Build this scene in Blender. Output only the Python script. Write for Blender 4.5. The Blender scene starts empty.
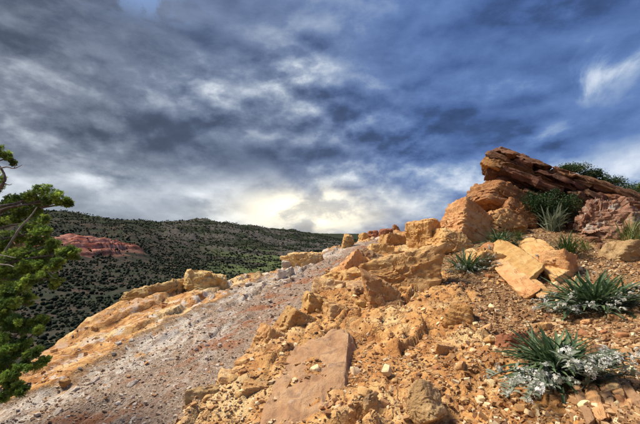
import bpy, math, random
import numpy as np
from mathutils import Vector, Matrix, Euler

scene = bpy.context.scene
COL = scene.collection
rng = np.random.default_rng(7)
random.seed(7)
R = math.radians

# ------------------------------------------------------------------ camera
FPX, HORIZON = 355.0, 234.0           # focal length and eye line of a 640 x 424 picture
PITCH = math.atan((HORIZON - 212.0) / FPX)
cam_data = bpy.data.cameras.new('camera')
cam_data.sensor_width = 36.0
cam_data.lens = FPX / 640.0 * 36.0
cam_data.clip_start, cam_data.clip_end = 0.05, 30000.0
cam = bpy.data.objects.new('camera', cam_data)
cam.rotation_euler = (R(90) + PITCH, 0, 0)
COL.objects.link(cam)
scene.camera = cam

# ------------------------------------------------------------------ nodes
class NT:
    """small wrapper that writes shader node trees as expressions"""
    def __init__(self, tree):
        self.t = tree; self.n = tree.nodes; self.l = tree.links
        self.n.clear()
    def new(self, kind, **kw):
        nd = self.n.new(kind)
        for k, v in kw.items(): setattr(nd, k, v)
        return nd
    def put(self, sock, v):
        if isinstance(v, bpy.types.NodeSocket): self.l.new(v, sock)
        elif v is not None:
            if hasattr(sock.default_value, '__len__'):
                v = tuple(v) if hasattr(v, '__len__') else (v,) * 3
                if len(sock.default_value) == 4 and len(v) == 3: v = (*v, 1.0)
            sock.default_value = v
    def m(self, op, a, b=None, c=None, clamp=False):
        nd = self.new('ShaderNodeMath', operation=op, use_clamp=clamp)
        for i, v in enumerate((a, b, c)):
            if v is not None: self.put(nd.inputs[i], v)
        return nd.outputs[0]
    def v(self, op, a, b=None, s=None):
        nd = self.new('ShaderNodeVectorMath', operation=op)
        self.put(nd.inputs[0], a)
        if b is not None: self.put(nd.inputs[1], b)
        if s is not None: self.put(nd.inputs['Scale'], s)
        return nd.outputs['Value'] if op in ('DOT_PRODUCT', 'LENGTH') else nd.outputs[0]
    def mix(self, f, a, b, mode='MIX'):
        nd = self.new('ShaderNodeMix', data_type='RGBA', blend_type=mode)
        nd.clamp_factor = True
        self.put(nd.inputs[0], f); self.put(nd.inputs[6], a); self.put(nd.inputs[7], b)
        return nd.outputs[2]
    def ss(self, x, lo, hi, a=0.0, b=1.0):
        nd = self.new('ShaderNodeMapRange', interpolation_type='SMOOTHSTEP')
        for s, val in zip(nd.inputs, (x, lo, hi, a, b)): self.put(s, val)
        return nd.outputs[0]
    def noise(self, vec, scale, detail=5.0, rough=0.55, dist=0.0, color=False):
        nd = self.new('ShaderNodeTexNoise')
        self.put(nd.inputs['Vector'], vec)
        for k, val in (('Scale', scale), ('Detail', detail), ('Roughness', rough), ('Distortion', dist)):
            self.put(nd.inputs[k], val)
        return nd.outputs['Color' if color else 'Fac']
    def voro(self, vec, scale, feature='F1', out='Distance', rand=1.0):
        nd = self.new('ShaderNodeTexVoronoi', feature=feature)
        self.put(nd.inputs['Vector'], vec); self.put(nd.inputs['Scale'], scale)
        self.put(nd.inputs['Randomness'], rand)
        return nd.outputs[out]
    def ramp(self, fac, stops, interp='LINEAR'):
        nd = self.new('ShaderNodeValToRGB'); cr = nd.color_ramp; cr.interpolation = interp
        while len(cr.elements) < len(stops): cr.elements.new(0.5)
        for e, (p, c) in zip(cr.elements, stops): e.position = p; e.color = (*c, 1.0)
        self.put(nd.inputs[0], fac)
        return nd.outputs[0]
    def attr(self, name, out='Fac'):
        return self.new('ShaderNodeAttribute', attribute_name=name).outputs[out]

def pix_dir(u, v):
    """direction of a picture point (640 x 424) in the world"""
    a, b = (u - 320.0) / FPX, (212.0 - v) / FPX
    c, s = math.cos(PITCH), math.sin(PITCH)
    return np.array((a, c - b * s, s + b * c))

def pix_unit(u, v):
    d = pix_dir(u, v); return d / np.linalg.norm(d)

# ------------------------------------------------------------------ sky: storm cloud over a clear evening sky
SUN_AZ, SUN_EL = R(-70.0), R(52.0)     # azimuth from +Y towards +X
SKY = 0.10
world = bpy.data.worlds.new('World'); scene.world = world; world.use_nodes = True
w = NT(world.node_tree)
d = w.new('ShaderNodeTexCoord').outputs['Generated']
xyz = w.new('ShaderNodeSeparateXYZ'); w.put(xyz.inputs[0], d)
dx, dy, dz = xyz.outputs
sky = w.new('ShaderNodeTexSky', sky_type='NISHITA', sun_disc=False)
sky.sun_elevation = SUN_EL; sky.sun_rotation = SUN_AZ; sky.altitude = 1800
zc = w.m('ADD', w.m('MAXIMUM', dz, 0.0), 0.40)
plane = w.new('ShaderNodeCombineXYZ')
w.put(plane.inputs[0], w.m('DIVIDE', dx, zc)); w.put(plane.inputs[1], w.m('DIVIDE', dy, zc))
cl = plane.outputs[0]
warp = w.v('SUBTRACT', w.noise(cl, 0.7, 3, 0.5, color=True), (0.5, 0.5, 0.5))
cl = w.v('ADD', cl, w.v('SCALE', warp, s=0.55))
rotm = w.new('ShaderNodeMapping'); w.put(rotm.inputs[0], cl)
rotm.inputs['Rotation'].default_value = (0, 0, R(28)); rotm.inputs['Scale'].default_value = (1.0, 0.85, 1.0)
cs = rotm.outputs[0]
n_big = w.noise(w.v('ADD', cs, (3.1, 0.7, 0)), 0.9, 3, 0.45)
n_calm = w.noise(w.v('ADD', cs, (7.7, 4.1, 3)), 1.3, 3, 0.5)            # parts of the deck are smooth, parts broken
lump = w.v('ADD', w.v('MULTIPLY', d, (1.0, 1.0, 1.9)), w.v('SCALE', warp, s=0.10))   # lumpy underside of the deck
def billow(off):
    q = w.v('ADD', lump, off)
    a = w.noise(q, 2.0, 12, 0.56, 0.12)
    v = w.voro(w.v('ADD', q, w.v('SCALE', w.v('SUBTRACT', w.noise(q, 6.0, 6, .6, color=True), (.5, .5, .5)), s=.22)), 6.5, 'F1')
    return w.m('SUBTRACT', a, w.m('MULTIPLY', v, 0.15))
n_mid = billow((4.4, 2.2, 5.0)); n_mid2 = billow((4.4, 2.2, 4.952))        # the second one looks a little lower, towards the light
relief = w.m('SUBTRACT', n_mid, n_mid2)
n_fine = w.noise(w.v('ADD', lump, (1.4, 7.2, 2)), 9.0, 9, 0.60, 0.3)
n_wisp = w.noise(w.v('MULTIPLY', w.v('ADD', cs, (4.4, 1.2, 8)), (1.0, 0.45, 1.0)), 4.2, 9, 0.58, 0.5)

def blob(u, v, ru, rv, ang=0.0):
    """soft mass of cloud round a direction, ru wide and rv high (radians), turned by ang"""
    c = Vector(pix_unit(u, v)); rt = Vector((c.y, -c.x, 0)).normalized(); up = rt.cross(c)
    ca, sa = math.cos(ang), math.sin(ang)
    e1 = rt * ca + up * sa; e2 = up * ca - rt * sa
    q = w.v('SUBTRACT', d, c)
    a = w.m('MULTIPLY', w.v('DOT_PRODUCT', q, e1), 1 / ru)
    b = w.m('MULTIPLY', w.v('DOT_PRODUCT', q, e2), 1 / rv)
    r2 = w.m('ADD', w.m('MULTIPLY', a, a), w.m('MULTIPLY', b, b))
    front = w.ss(w.v('DOT_PRODUCT', d, c), 0.0, 0.4)
    return w.m('MULTIPLY', w.m('EXPONENT', w.m('MULTIPLY', r2, -1.0)), front)

def total(items):
    s = None
    for k, b in items:
        t = w.m('MULTIPLY', b, k); s = t if s is None else w.m('ADD', s, t)
    return s
# light (+) and dark (-) masses of the cloud deck
mass = total([(-0.14, blob(200, 128, .32, .08, R(-4))), (-0.08, blob(60, 10, .30, .08)), (-0.10, blob(330, 142, .24, .07, R(10))), (-0.10, blob(450, 130, .28, .06, R(8))),
              (0.30, blob(30, 92, .11, .06, R(10))), (0.16, blob(120, 78, .20, .05, R(-12))),
              (0.20, blob(110, 186, .40, .055)), (0.08, blob(310, 88, .10, .05, R(40))), (0.22, blob(470, 186, .22, .055)),
              (0.40, blob(636, 160, .12, .05, R(14))), (0.06, blob(440, 5, .25, .07, R(20)))])
lumps = w.m('ADD', w.m('ADD', w.m('MULTIPLY', relief, -2.3), w.m('MULTIPLY', w.m('SUBTRACT', n_fine, 0.5), 0.26)), w.m('MULTIPLY', w.m('SUBTRACT', n_mid, 0.44), -0.60))
lumps = w.m('MULTIPLY', lumps, w.ss(n_calm, 0.36, 0.62, 0.45, 1.5))
tone = w.m('ADD', w.m('ADD', w.m('MULTIPLY', w.m('SUBTRACT', n_big, 0.5), 0.95), lumps), w.m('ADD', mass, 0.40))
low = w.ss(dz, 0.24, 0.03)                                   # the deck thins and brightens towards the horizon
tone = w.m('ADD', tone, w.m('MULTIPLY', low, 0.27))
side = w.ss(w.m('ADD', w.m('SUBTRACT', dx, w.m('MULTIPLY', w.m('SUBTRACT', n_big, 0.5), 0.6)), w.m('MULTIPLY', dz, 0.45)), -0.55, 0.70)
tone = w.m('MAXIMUM', tone, w.m('ADD', 0.10, w.m('MULTIPLY', tone, 0.35)))
wisp = w.m('MULTIPLY', w.ss(n_wisp, 0.54, 0.74), total([(.75, blob(500, 72, .12, .08, R(30))), (.50, blob(612, 66, .20, .05, R(24))), (.20, blob(420, 60, .3, .12, R(30))), (.30, blob(330, 90, .12, .06))]))
tone = w.m('ADD', tone, wisp)
grey = w.ramp(tone, [(0.0, (.036, .046, .070)), (0.10, (.054, .067, .096)), (0.25, (.090, .110, .152)), (0.5, (.190, .220, .275)), (0.72, (.36, .40, .46)), (1.0, (.74, .78, .83))])
blue = w.ramp(tone, [(0.0, (.022, .040, .095)), (0.10, (.034, .064, .155)), (0.25, (.062, .120, .300)), (0.5, (.118, .205, .440)), (0.72, (.27, .37, .56)), (1.0, (.68, .74, .84))])
cloud = w.mix(side, grey, blue)
glow = w.m('MULTIPLY', blob(310, 211, .16, .055), w.ss(w.m('ADD', w.m('MULTIPLY', n_fine, .7), w.m('SUBTRACT', 1.0, n_mid)), 0.72, 0.98, 0.30, 1.5))
halo = blob(325, 214, .30, .060)
cloud = w.mix(w.m('MULTIPLY', halo, 0.42), cloud, (.62, .58, .48))
cloud = w.mix(glow, cloud, (1.35, 1.22, .92))
gap = w.m('MULTIPLY', w.ss(n_fine, 0.46, 0.56), blob(140, -4, .10, .035))
cover = w.m('SUBTRACT', 0.97, w.m('MULTIPLY', gap, 0.8))
final = w.mix(cover, sky.outputs[0], w.v('SCALE', cloud, s=.76 / SKY))
out = w.new('ShaderNodeOutputWorld'); bg = w.new('ShaderNodeBackground')
bg.inputs['Strength'].default_value = SKY
w.put(bg.inputs['Color'], final); w.l.new(bg.outputs[0], out.inputs['Surface'])

# ------------------------------------------------------------------ sun, softened by thin cloud
sun_data = bpy.data.lights.new('sun', 'SUN')
sun_data.energy, sun_data.angle, sun_data.color = 4.5, R(20.0), (1.0, 0.91, 0.78)
sun = bpy.data.objects.new('sun', sun_data); COL.objects.link(sun)
sdir = Vector((math.sin(SUN_AZ) * math.cos(SUN_EL), math.cos(SUN_AZ) * math.cos(SUN_EL), math.sin(SUN_EL)))
sun.rotation_euler = sdir.to_track_quat('Z', 'Y').to_euler()
sun.location = sdir * 60

scene.view_settings.view_transform = 'Standard'
scene.view_settings.look = 'None'
scene.view_settings.exposure = 0.55
scene.view_settings.gamma = 1.0
scene.view_settings.use_curve_mapping = False

# ------------------------------------------------------------------ numeric helpers
def _h(ix, iy, iz, seed):
    h = (ix.astype(np.int64) * 374761393 + iy.astype(np.int64) * 668265263 + iz.astype(np.int64) * 2147483647 + seed * 1274126177) & 0xffffffff
    h = ((h ^ (h >> 13)) * 1274126177) & 0xffffffff
    h = ((h ^ (h >> 16)) * 2246822519) & 0xffffffff
    return h ^ (h >> 15)
_G = np.random.default_rng(3).normal(size=(256, 3)); _G /= np.linalg.norm(_G, axis=1)[:, None]

def perlin(p, seed=0):
    """gradient noise, about -0.7..0.7"""
    p = np.asarray(p, float); i = np.floor(p).astype(np.int64); f = p - i
    s = f * f * f * (f * (f * 6 - 15) + 10)
    out = np.zeros(len(p))
    for a in (0, 1):
        wa = s[:, 0] if a else 1 - s[:, 0]
        for b in (0, 1):
            wb = wa * (s[:, 1] if b else 1 - s[:, 1])
            for c in (0, 1):
                wc = wb * (s[:, 2] if c else 1 - s[:, 2])
                g = _G[_h(i[:, 0] + a, i[:, 1] + b, i[:, 2] + c, seed) & 255]
                out += wc * (g[:, 0] * (f[:, 0] - a) + g[:, 1] * (f[:, 1] - b) + g[:, 2] * (f[:, 2] - c))
    return out

def fbm(p, octaves=4, gain=0.5, seed=0, ridged=False):
    p = np.asarray(p, float); tot = np.zeros(len(p)); amp = 1.0
    for o in range(octaves):
        n = perlin(p * 2.0 ** o + 17.3 * o, seed + o)
        tot += amp * ((0.35 - np.abs(n)) * 1.6 if ridged else n); amp *= gain
    return tot

def worley(x, y, seed=0):
    """2-D cells: distance to the nearest seed, gap to the second one, id 0..1 of the cell, offset to the seed"""
    ix, iy = np.floor(x).astype(np.int64), np.floor(y).astype(np.int64)
    d1 = np.full(len(x), 9.0); d2 = np.full(len(x), 9.0); cid = np.zeros(len(x)); ox = np.zeros(len(x)); oy = np.zeros(len(x))
    for a in (-1, 0, 1):
        for b in (-1, 0, 1):
            cx, cy = ix + a, iy + b
            h = _h(cx, cy, cx * 0, seed)
            px = cx + (h & 1023) / 1023.0; py = cy + ((h >> 10) & 1023) / 1023.0
            dd = np.hypot(px - x, py - y)
            near = dd < d1
            d2 = np.where(near, d1, np.minimum(d2, dd))
            cid = np.where(near, ((h >> 20) & 1023) / 1023.0, cid)
            ox = np.where(near, x - px, ox); oy = np.where(near, y - py, oy)
            d1 = np.minimum(d1, dd)
    return d1, d2 - d1, cid, ox, oy

def sstep(x, a, b):
    t = np.clip((x - a) / (b - a), 0, 1); return t * t * (3 - 2 * t)

def p3(x, y, z=0.0):
    x = np.asarray(x, float); return np.stack([x, np.asarray(y, float) + 0 * x, np.asarray(z, float) + 0 * x], 1)

# ------------------------------------------------------------------ object helpers
def mesh(name, V, F, smooth=True, attrs=None, cols=None):
    """one mesh from arrays; F is (n,3) or (n,4), or a list of such arrays"""
    me = bpy.data.meshes.new(name)
    V = np.ascontiguousarray(V, dtype=np.float32)
    Fs = F if isinstance(F, list) else [F]
    Fs = [np.asarray(f, dtype=np.int32) for f in Fs if len(f)]
    loops = np.concatenate([f.ravel() for f in Fs]); sizes = np.concatenate([np.full(len(f), f.shape[1], np.int32) for f in Fs])
    me.vertices.add(len(V)); me.vertices.foreach_set('co', V.ravel())
    me.loops.add(len(loops)); me.loops.foreach_set('vertex_index', loops)
    me.polygons.add(len(sizes))
    me.polygons.foreach_set('loop_start', np.concatenate([[0], np.cumsum(sizes)[:-1]]).astype(np.int32))
    me.update(calc_edges=True)
    me.polygons.foreach_set('use_smooth', np.full(len(sizes), bool(smooth)))
    for k, a in (attrs or {}).items():
        at = me.attributes.new(k, 'FLOAT', 'POINT'); at.data.foreach_set('value', np.ascontiguousarray(a, dtype=np.float32))
    if cols is not None:
        at = me.attributes.new('tint', 'FLOAT_COLOR', 'POINT')
        c4 = np.ones((len(V), 4), np.float32); c4[:, :3] = cols; at.data.foreach_set('color', c4.ravel())
    return me

def link(name, me, mat=None, parent=None, loc=None, rot=None, scale=None):
    o = bpy.data.objects.new(name, me); COL.objects.link(o)
    if mat is not None and me is not None and not me.materials: me.materials.append(mat)
    if parent is not None: o.parent = parent
    if loc is not None: o.location = loc
    if rot is not None: o.rotation_euler = rot
    if scale is not None: o.scale = scale if hasattr(scale, '__len__') else (scale,) * 3
    return o

def tag(o, label=None, cat=None, group=None, kind=None):
    if label: o['label'] = label
    if cat: o['category'] = cat
    if group: o['group'] = group
    if kind: o['kind'] = kind
    return o

def empty(name, loc, rot=(0, 0, 0)):
    o = bpy.data.objects.new(name, None); COL.objects.link(o); o.location = loc; o.rotation_euler = rot
    o.empty_display_size = 0.1
    return o

def grid_faces(nu, nv):
    i = np.arange(nu - 1)[:, None] * nv + np.arange(nv - 1)[None, :]; i = i.ravel()
    return np.stack([i, i + nv, i + nv + 1, i + 1], 1)

def tube(points, radii, sides=7, wob=0.0, seed=0):
    """tapered tube along points; returns V, F (quads)"""
    P = np.asarray(points, float); n = len(P); r = np.asarray(radii, float)
    T = np.gradient(P, axis=0); T /= np.linalg.norm(T, axis=1)[:, None] + 1e-9
    ref = np.array((0.31, 0.17, 0.94)); A = np.cross(T, ref); A /= np.linalg.norm(A, axis=1)[:, None] + 1e-9
    B = np.cross(T, A); th = np.linspace(0, 2 * np.pi, sides, endpoint=False)
    V = P[:, None, :] + r[:, None, None] * (np.cos(th)[None, :, None] * A[:, None, :] + np.sin(th)[None, :, None] * B[:, None, :])
    V = V.reshape(-1, 3)
    if wob: V = V + wob * np.repeat(r, sides)[:, None] * np.random.default_rng(seed).normal(size=V.shape)
    k = np.arange(n - 1)[:, None] * sides; j = np.arange(sides)[None, :]; j2 = (j + 1) % sides
    F = np.stack([(k + j).ravel(), (k + j2).ravel(), (k + sides + j2).ravel(), (k + sides + j).ravel()], 1)
    return V, F

def smooth_path(pts, n=12):
    """Catmull-Rom through points"""
    P = np.asarray(pts, float); P = np.vstack([2 * P[0] - P[1], P, 2 * P[-1] - P[-2]]); out = []
    for i in range(1, len(P) - 2):
        for t in np.linspace(0, 1, n, endpoint=False):
            a, b, c, e = P[i - 1:i + 3]
            out.append(0.5 * (2 * b + (c - a) * t + (2 * a - 5 * b + 4 * c - e) * t * t + (3 * b - a - 3 * c + e) * t ** 3))
    out.append(P[-2]); return np.array(out)

class Soup:
    """collects vertex and face arrays into one mesh"""
    def __init__(self): self.V = []; self.Q = []; self.T = []; self.C = []; self.n = 0
    def add(self, V, F, col=None):
        V = np.asarray(V, float); F = np.asarray(F)
        (self.Q if F.shape[1] == 4 else self.T).append(F + self.n); self.V.append(V); self.n += len(V)
        if col is not None: self.C.append(np.broadcast_to(np.asarray(col, float), (len(V), 3)))
    def mesh(self, name, smooth=True):
        Fs = ([np.vstack(self.Q)] if self.Q else []) + ([np.vstack(self.T)] if self.T else [])
        return mesh(name, np.vstack(self.V), Fs, smooth, cols=np.vstack(self.C) if self.C else None)

def rand_rot(n, r):
    q = r.normal(size=(n, 4)); q /= np.linalg.norm(q, axis=1)[:, None]; a, b, c, e = q.T
    return np.stack([np.stack([1 - 2 * (c * c + e * e), 2 * (b * c - a * e), 2 * (b * e + a * c)], 1),
                     np.stack([2 * (b * c + a * e), 1 - 2 * (b * b + e * e), 2 * (c * e - a * b)], 1),
                     np.stack([2 * (b * e - a * c), 2 * (c * e + a * b), 1 - 2 * (b * b + c * c)], 1)], 1)

def scatter(TV, TF, loc, M, cols=None):
    """copies of a template (TV, TF) at loc with 3x3 matrices M, joined"""
    n, k = len(loc), len(TV)
    V = np.einsum('nij,kj->nki', M, TV) + loc[:, None, :]
    F = TF[None] + (np.arange(n) * k)[:, None, None]
    C = None if cols is None else np.repeat(cols, k, axis=0)
    return V.reshape(-1, 3), F.reshape(-1, TF.shape[1]), C

# ------------------------------------------------------------------ materials
def material(name):
    m = bpy.data.materials.new(name); m.use_nodes = True
    t = NT(m.node_tree); o = t.new('ShaderNodeOutputMaterial'); b = t.new('ShaderNodeBsdfPrincipled')
    t.l.new(b.outputs[0], o.inputs['Surface'])
    t.bsdf = b; t.out = o
    return m, t

def bump(t, height, strength, dist, normal=None):
    nd = t.new('ShaderNodeBump'); t.put(nd.inputs['Height'], height)
    nd.inputs['Strength'].default_value = strength; nd.inputs['Distance'].default_value = dist
    if normal is not None: t.put(nd.inputs['Normal'], normal)
    return nd.outputs[0]

def rock_material(name, pale, mid, deep, stain, stain_amt=0.45, lichen=0.0, strata=0.0, rough=0.9, crust=(.62, .58, .50), relief=.045):
    m, t = material(name)
    info = t.new('ShaderNodeObjectInfo'); tc = t.new('ShaderNodeTexCoord').outputs['Object']
    off = t.v('SCALE', (37.0, 11.0, 23.0), s=info.outputs['Random'])
    p = t.v('ADD', tc, off)
    n1 = t.noise(p, 2.6, 6, 0.6, 0.4); n2 = t.noise(p, 11.0, 6, 0.65); n3 = t.noise(p, 60.0, 5, 0.7); n4 = t.noise(t.v('ADD', p, (5, 5, 5)), 5.0, 7, 0.65, 0.8)
    f = t.m('ADD', t.m('MULTIPLY', n1, 0.75), t.m('MULTIPLY', n2, 0.45))
    if strata:
        sp = t.v('MULTIPLY', p, (1.2, 1.2, 16.0)); ns = t.noise(sp, 1.0, 5, 0.6, 0.3)
        f = t.m('ADD', t.m('MULTIPLY', f, 1 - strata), t.m('MULTIPLY', ns, strata * 1.15))
    c = t.ramp(f, [(0.36, deep), (0.56, mid), (0.78, pale)])
    c = t.mix(t.m('MULTIPLY', t.ss(n4, 0.50, 0.66), stain_amt), c, stain)
    if lichen: c = t.mix(t.m('MULTIPLY', t.ss(t.m('ADD', t.m('MULTIPLY', n2, .5), t.m('MULTIPLY', n4, .5)), 0.60 - lichen * .2, 0.64 - lichen * .14), min(1.0, .5 + lichen)), c, crust)
    c = t.mix(t.ss(n3, 0.38, 0.72, 0.0, 0.35), c, t.mix(0.5, c, pale))
    hsv = t.new('ShaderNodeHueSaturation'); t.put(hsv.inputs['Color'], c)
    t.put(hsv.inputs['Value'], t.ss(info.outputs['Random'], 0, 1, 0.84, 1.16)); t.put(hsv.inputs['Hue'], t.ss(t.m('FRACT', t.m('MULTIPLY', info.outputs['Random'], 7.3)), 0, 1, .490, .508))
    t.put(t.bsdf.inputs['Base Color'], hsv.outputs[0]); t.bsdf.inputs['Roughness'].default_value = rough
    t.bsdf.inputs['Specular IOR Level'].default_value = 0.25
    crack = t.voro(t.v('ADD', t.v('MULTIPLY', p, (1, 1, 1.6)), t.v('SCALE', t.noise(p, 4.0, 3, color=True), s=0.35)), 5.5, 'DISTANCE_TO_EDGE')
    h = t.m('ADD', t.m('MULTIPLY', n2, 0.7), t.m('MULTIPLY', n3, 0.35))
    if strata: h = t.m('ADD', h, t.m('MULTIPLY', ns, 1.0))
    h = t.m('ADD', h, t.m('MULTIPLY', t.m('MULTIPLY', t.ss(crack, 0.0, 0.035), t.ss(n1, .5, .6)), 0.10))
    t.put(t.bsdf.inputs['Normal'], bump(t, h, 0.85, relief))
    return m

# ------------------------------------------------------------------ the ridge: heights from a survey of points
def at(u, v, depth):
    """point seen at (u, v) that lies depth metres ahead"""
    d = pix_dir(u, v); return d * (depth / d[1])
SURVEY = [(0,424,4.2),(90,424,3.8),(180,424,3.3),(270,424,2.9),(350,424,2.6),(430,424,2.35),(520,424,2.1),(640,424,1.75),
  (0,392,5.5),(100,380,5.0),(200,380,4.2),(300,380,3.5),(400,380,3.05),(500,380,2.7),(640,380,2.25),
  (60,346,7.5),(150,340,6.6),(240,340,5.6),(320,340,4.6),(400,340,4.0),(500,340,3.5),(640,340,2.9),
  (105,314,9.5),(200,310,8.6),(260,310,7.5),(320,312,5.8),(400,310,4.9),(500,310,4.3),(640,310,3.6),
  (165,290,12),(250,282,11.5),(310,280,9.8),(345,288,7.2),(370,282,6.5),(440,280,5.7),(520,280,5.2),(640,280,4.5),
  (285,268,15.5),(335,258,14.5),(380,255,8.8),(440,255,7.0),(520,250,6.3),(640,252,5.6),
  (340,246,20),(375,240,22),(403,231.5,24),(425,243,10),(470,226,9.3),(500,222,8.6),(560,228,7.5),(640,226,6.8),(560,224,8.1),(600,224,7.8),(640,222,7.4)]
pts = [tuple(at(*s)) for s in SURVEY]
pts += [(0,0,-1.55),(-3,0,-2.3),(3,0,-.62),(0,-7,-1.6),(6,0,.25),(9,-7,.7),(-4,-7,-2.7),(10,8,1.1),(14,12,1.6),(8,11.5,.9),(6.5,16,.25),(10,27,.2),(13,21,.7),(15,0,1.7),
        (-9,0,-3.4),(-9,8,-2.9),(-8,15,-2.3),(-4,20,-1.6),(0,26,-.9),(5,32,-.2)]
_C = np.array(pts); _X = _C[:, :2]
def _U(r2): return r2 * np.log(r2 + 1e-9)
_A = np.zeros((len(_X) + 3,) * 2); _n = len(_X)
_A[:_n, :_n] = _U(((_X[:, None] - _X[None]) ** 2).sum(-1)) + np.eye(_n) * 0.02
_A[:_n, _n] = 1; _A[:_n, _n + 1:] = _X; _A[_n, :_n] = 1; _A[_n + 1:, :_n] = _X.T
_W = np.linalg.solve(_A, np.concatenate([_C[:, 2], [0, 0, 0]]))
def base_z(x, y):
    x = np.atleast_1d(np.asarray(x, float)); y = np.atleast_1d(np.asarray(y, float)) + 0 * x; z = np.empty(len(x))
    for i in range(0, len(x), 20000):
        s = slice(i, i + 20000); r2 = (x[s, None] - _X[:, 0]) ** 2 + (y[s, None] - _X[:, 1]) ** 2
        z[s] = _U(r2) @ _W[:_n] + _W[_n] + x[s] * _W[_n + 1] + y[s] * _W[_n + 2]
    return z
# crest of the cliff on the left, running along the ridge
EDGE = np.array([(-4.6,-30),(-4.5,-9),(-4.6,1),(-5.3,5.4),(-5.7,7.5),(-5.75,9.5),(-5.2,11.8),(-2.6,14.2),(-1.3,16.2),(1.2,20.4),(4.6,26),(9,34),(16,44)])
def edge_dist(x, y):
    """metres outside the crest (negative on the ridge)"""
    best = np.full(len(x), 1e9); sgn = np.ones(len(x))
    for a, b in zip(EDGE[:-1], EDGE[1:]):
        ab = b - a; t = np.clip(((x - a[0]) * ab[0] + (y - a[1]) * ab[1]) / (ab @ ab), 0, 1)
        dd = np.hypot(x - a[0] - t * ab[0], y - a[1] - t * ab[1])
        side = ab[0] * (y - a[1]) - ab[1] * (x - a[0]); m = dd < best
        best = np.where(m, dd, best); sgn = np.where(m, np.sign(side), sgn)
    return best * sgn
def hit(u, v, fine=False):
    """where the line of sight through (u, v) meets the ridge"""
    d = pix_dir(u, v); t = np.geomspace(1.2, 45, 1600); P = d[None] * (t / d[1])[:, None]
    g = (ridge_z if fine else base_z)(P[:, 0], P[:, 1]); k = np.argmax(P[:, 2] < g)
    return P[k] if P[k, 2] < g[k] else P[-1]
# the grey band of loose shale that runs up the ridge, as its left and right borders
_BL = [(-60,424),(70,380),(135,340),(190,312),(245,285),(300,262),(345,245.5),(380,237.5)]
_BR = [(178,424),(226,380),(270,340),(298,315),(320,290),(352,263),(382,246),(402,236)]
_L = np.array([hit(*q) for q in _BL]); _Rr = np.array([hit(*q) for q in _BR])
_L = _L[np.argsort(_L[:, 1])]; _Rr = _Rr[np.argsort(_Rr[:, 1])]
def band_q(x, y):
    wob = 0.28 * fbm(p3(x * .9, y * .9, 3.0), 4) * np.clip(y / 5, .5, 2)
    l = np.interp(y, _L[:, 1], _L[:, 0]); r = np.interp(y, _Rr[:, 1], _Rr[:, 0])
    return (x + wob - l) / np.maximum(r - l, .3)
HUMPS = [(*hit(342, 300)[:2], .45, .16), (*hit(368, 268)[:2], .6, .18), (*hit(128, 308)[:2], .8, .12)]
STRIKE = np.array((0.225, 1.0)) / math.hypot(0.225, 1.0)
def ridge_z(x, y):
    x = np.atleast_1d(np.asarray(x, float)); y = np.atleast_1d(np.asarray(y, float)) + 0 * x
    z = base_z(x, y)
    d0 = edge_dist(x, y) + 0.35 * fbm(p3(x * .7, y * .7, 9.), 3) + .10 * fbm(p3(x * 3, y * 3, 1.), 2)
    q = band_q(x, y)
    a = x * STRIKE[1] - y * STRIKE[0]; b = x * STRIKE[0] + y * STRIKE[1]
    band = sstep(q, -.06, .08) * sstep(q, 1.05, .95)
    for hx, hy, hr, hh in HUMPS: z = z + hh * np.exp(-((x - hx) ** 2 + ((y - hy) * .75) ** 2) / hr ** 2)
    # bare bedrock: fractured plates along the strike, on both sides of the shale
    wx = .35 * fbm(p3(x * 1.1, y * 1.1, 0), 3, seed=4); wy = .35 * fbm(p3(x * 1.1, y * 1.1, 7), 3, seed=5)
    g1, gap1, id1, ox, oy = worley((a + wx) * 1.5, (b + wy) * .72, 11)
    g2, gap2, id2, px, py = worley((a + wx) * 4.2, (b + wy) * 2.6, 12)
    g3, gap3, id3, rx, ry = worley((a + wx * .5) * 11.0, (b + wy * .5) * 8.0, 13)
    plates = ((id1 - .5) * .18 + ox * .07) * sstep(gap1, 0, .12) - .045 * sstep(gap1, .07, .0) + ((id2 - .5) * .08 + px * (id1 - .5) * .07) * sstep(gap2, 0, .26) - .018 * sstep(gap2, .12, .0) + ((id3 - .5) * .022 + ry * (id2 - .5) * .03) * sstep(gap3, 0, .55)
    plates = plates + .030 * fbm(p3(a * 4.5, b * 3.2, 2.), 4, .6, seed=14, ridged=True)
    left = sstep(q, .02, -.15) * .8
    rough = sstep(fbm(p3(x * .55, y * .55, 2.), 3, seed=8), .02, .22)          # where rock breaks through the gravel
    right = sstep(q, 1.0, 1.06) * rough * .8
    near_lip = sstep(q, .97, 1.03) * sstep(q, 1.5, 1.05); spine = sstep(q, .97, 1.03) * sstep(q, 2.2, 1.4)
    z = z + plates * np.clip(left * 1.15 + right + .8 * spine + .6 * band * sstep(q, .85, .35), 0, 1.15) * np.clip(.6 + y * .05, .6, 1.3)
    z = z + near_lip * .20 * np.clip(y * .15, .45, 1) - band * .08                # the shale lies in a shallow trough
    z = z + .05 * fbm(p3(x * .8, y * .8, 0.), 4, seed=1) + .022 * fbm(p3(x * 3.3, y * 3.3, 5.), 4, .6, seed=2)
    z = z + .010 * fbm(p3(x * 15, y * 15, 5.), 3, .6, seed=3)
    z = z + band * (.03 * fbm(p3(a * 5, b * 1.4, 5.), 4, .6, seed=6))
    out = np.maximum(d0, 0)
    fall = np.where(out < 1.0, 1.35 * out ** 1.4, 1.35 + (out - 1.0) * .85)
    z = z - fall + sstep(out, .2, 2.5) * (.45 * fbm(p3(x * .6, y * .6, z * .6), 5, .55, seed=9, ridged=True))
    far = np.maximum(0, np.hypot(x - 3, (y - 8) * .8) - 26); z = z - far * .7       # the ridge ends away from the picture
    return z

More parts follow.
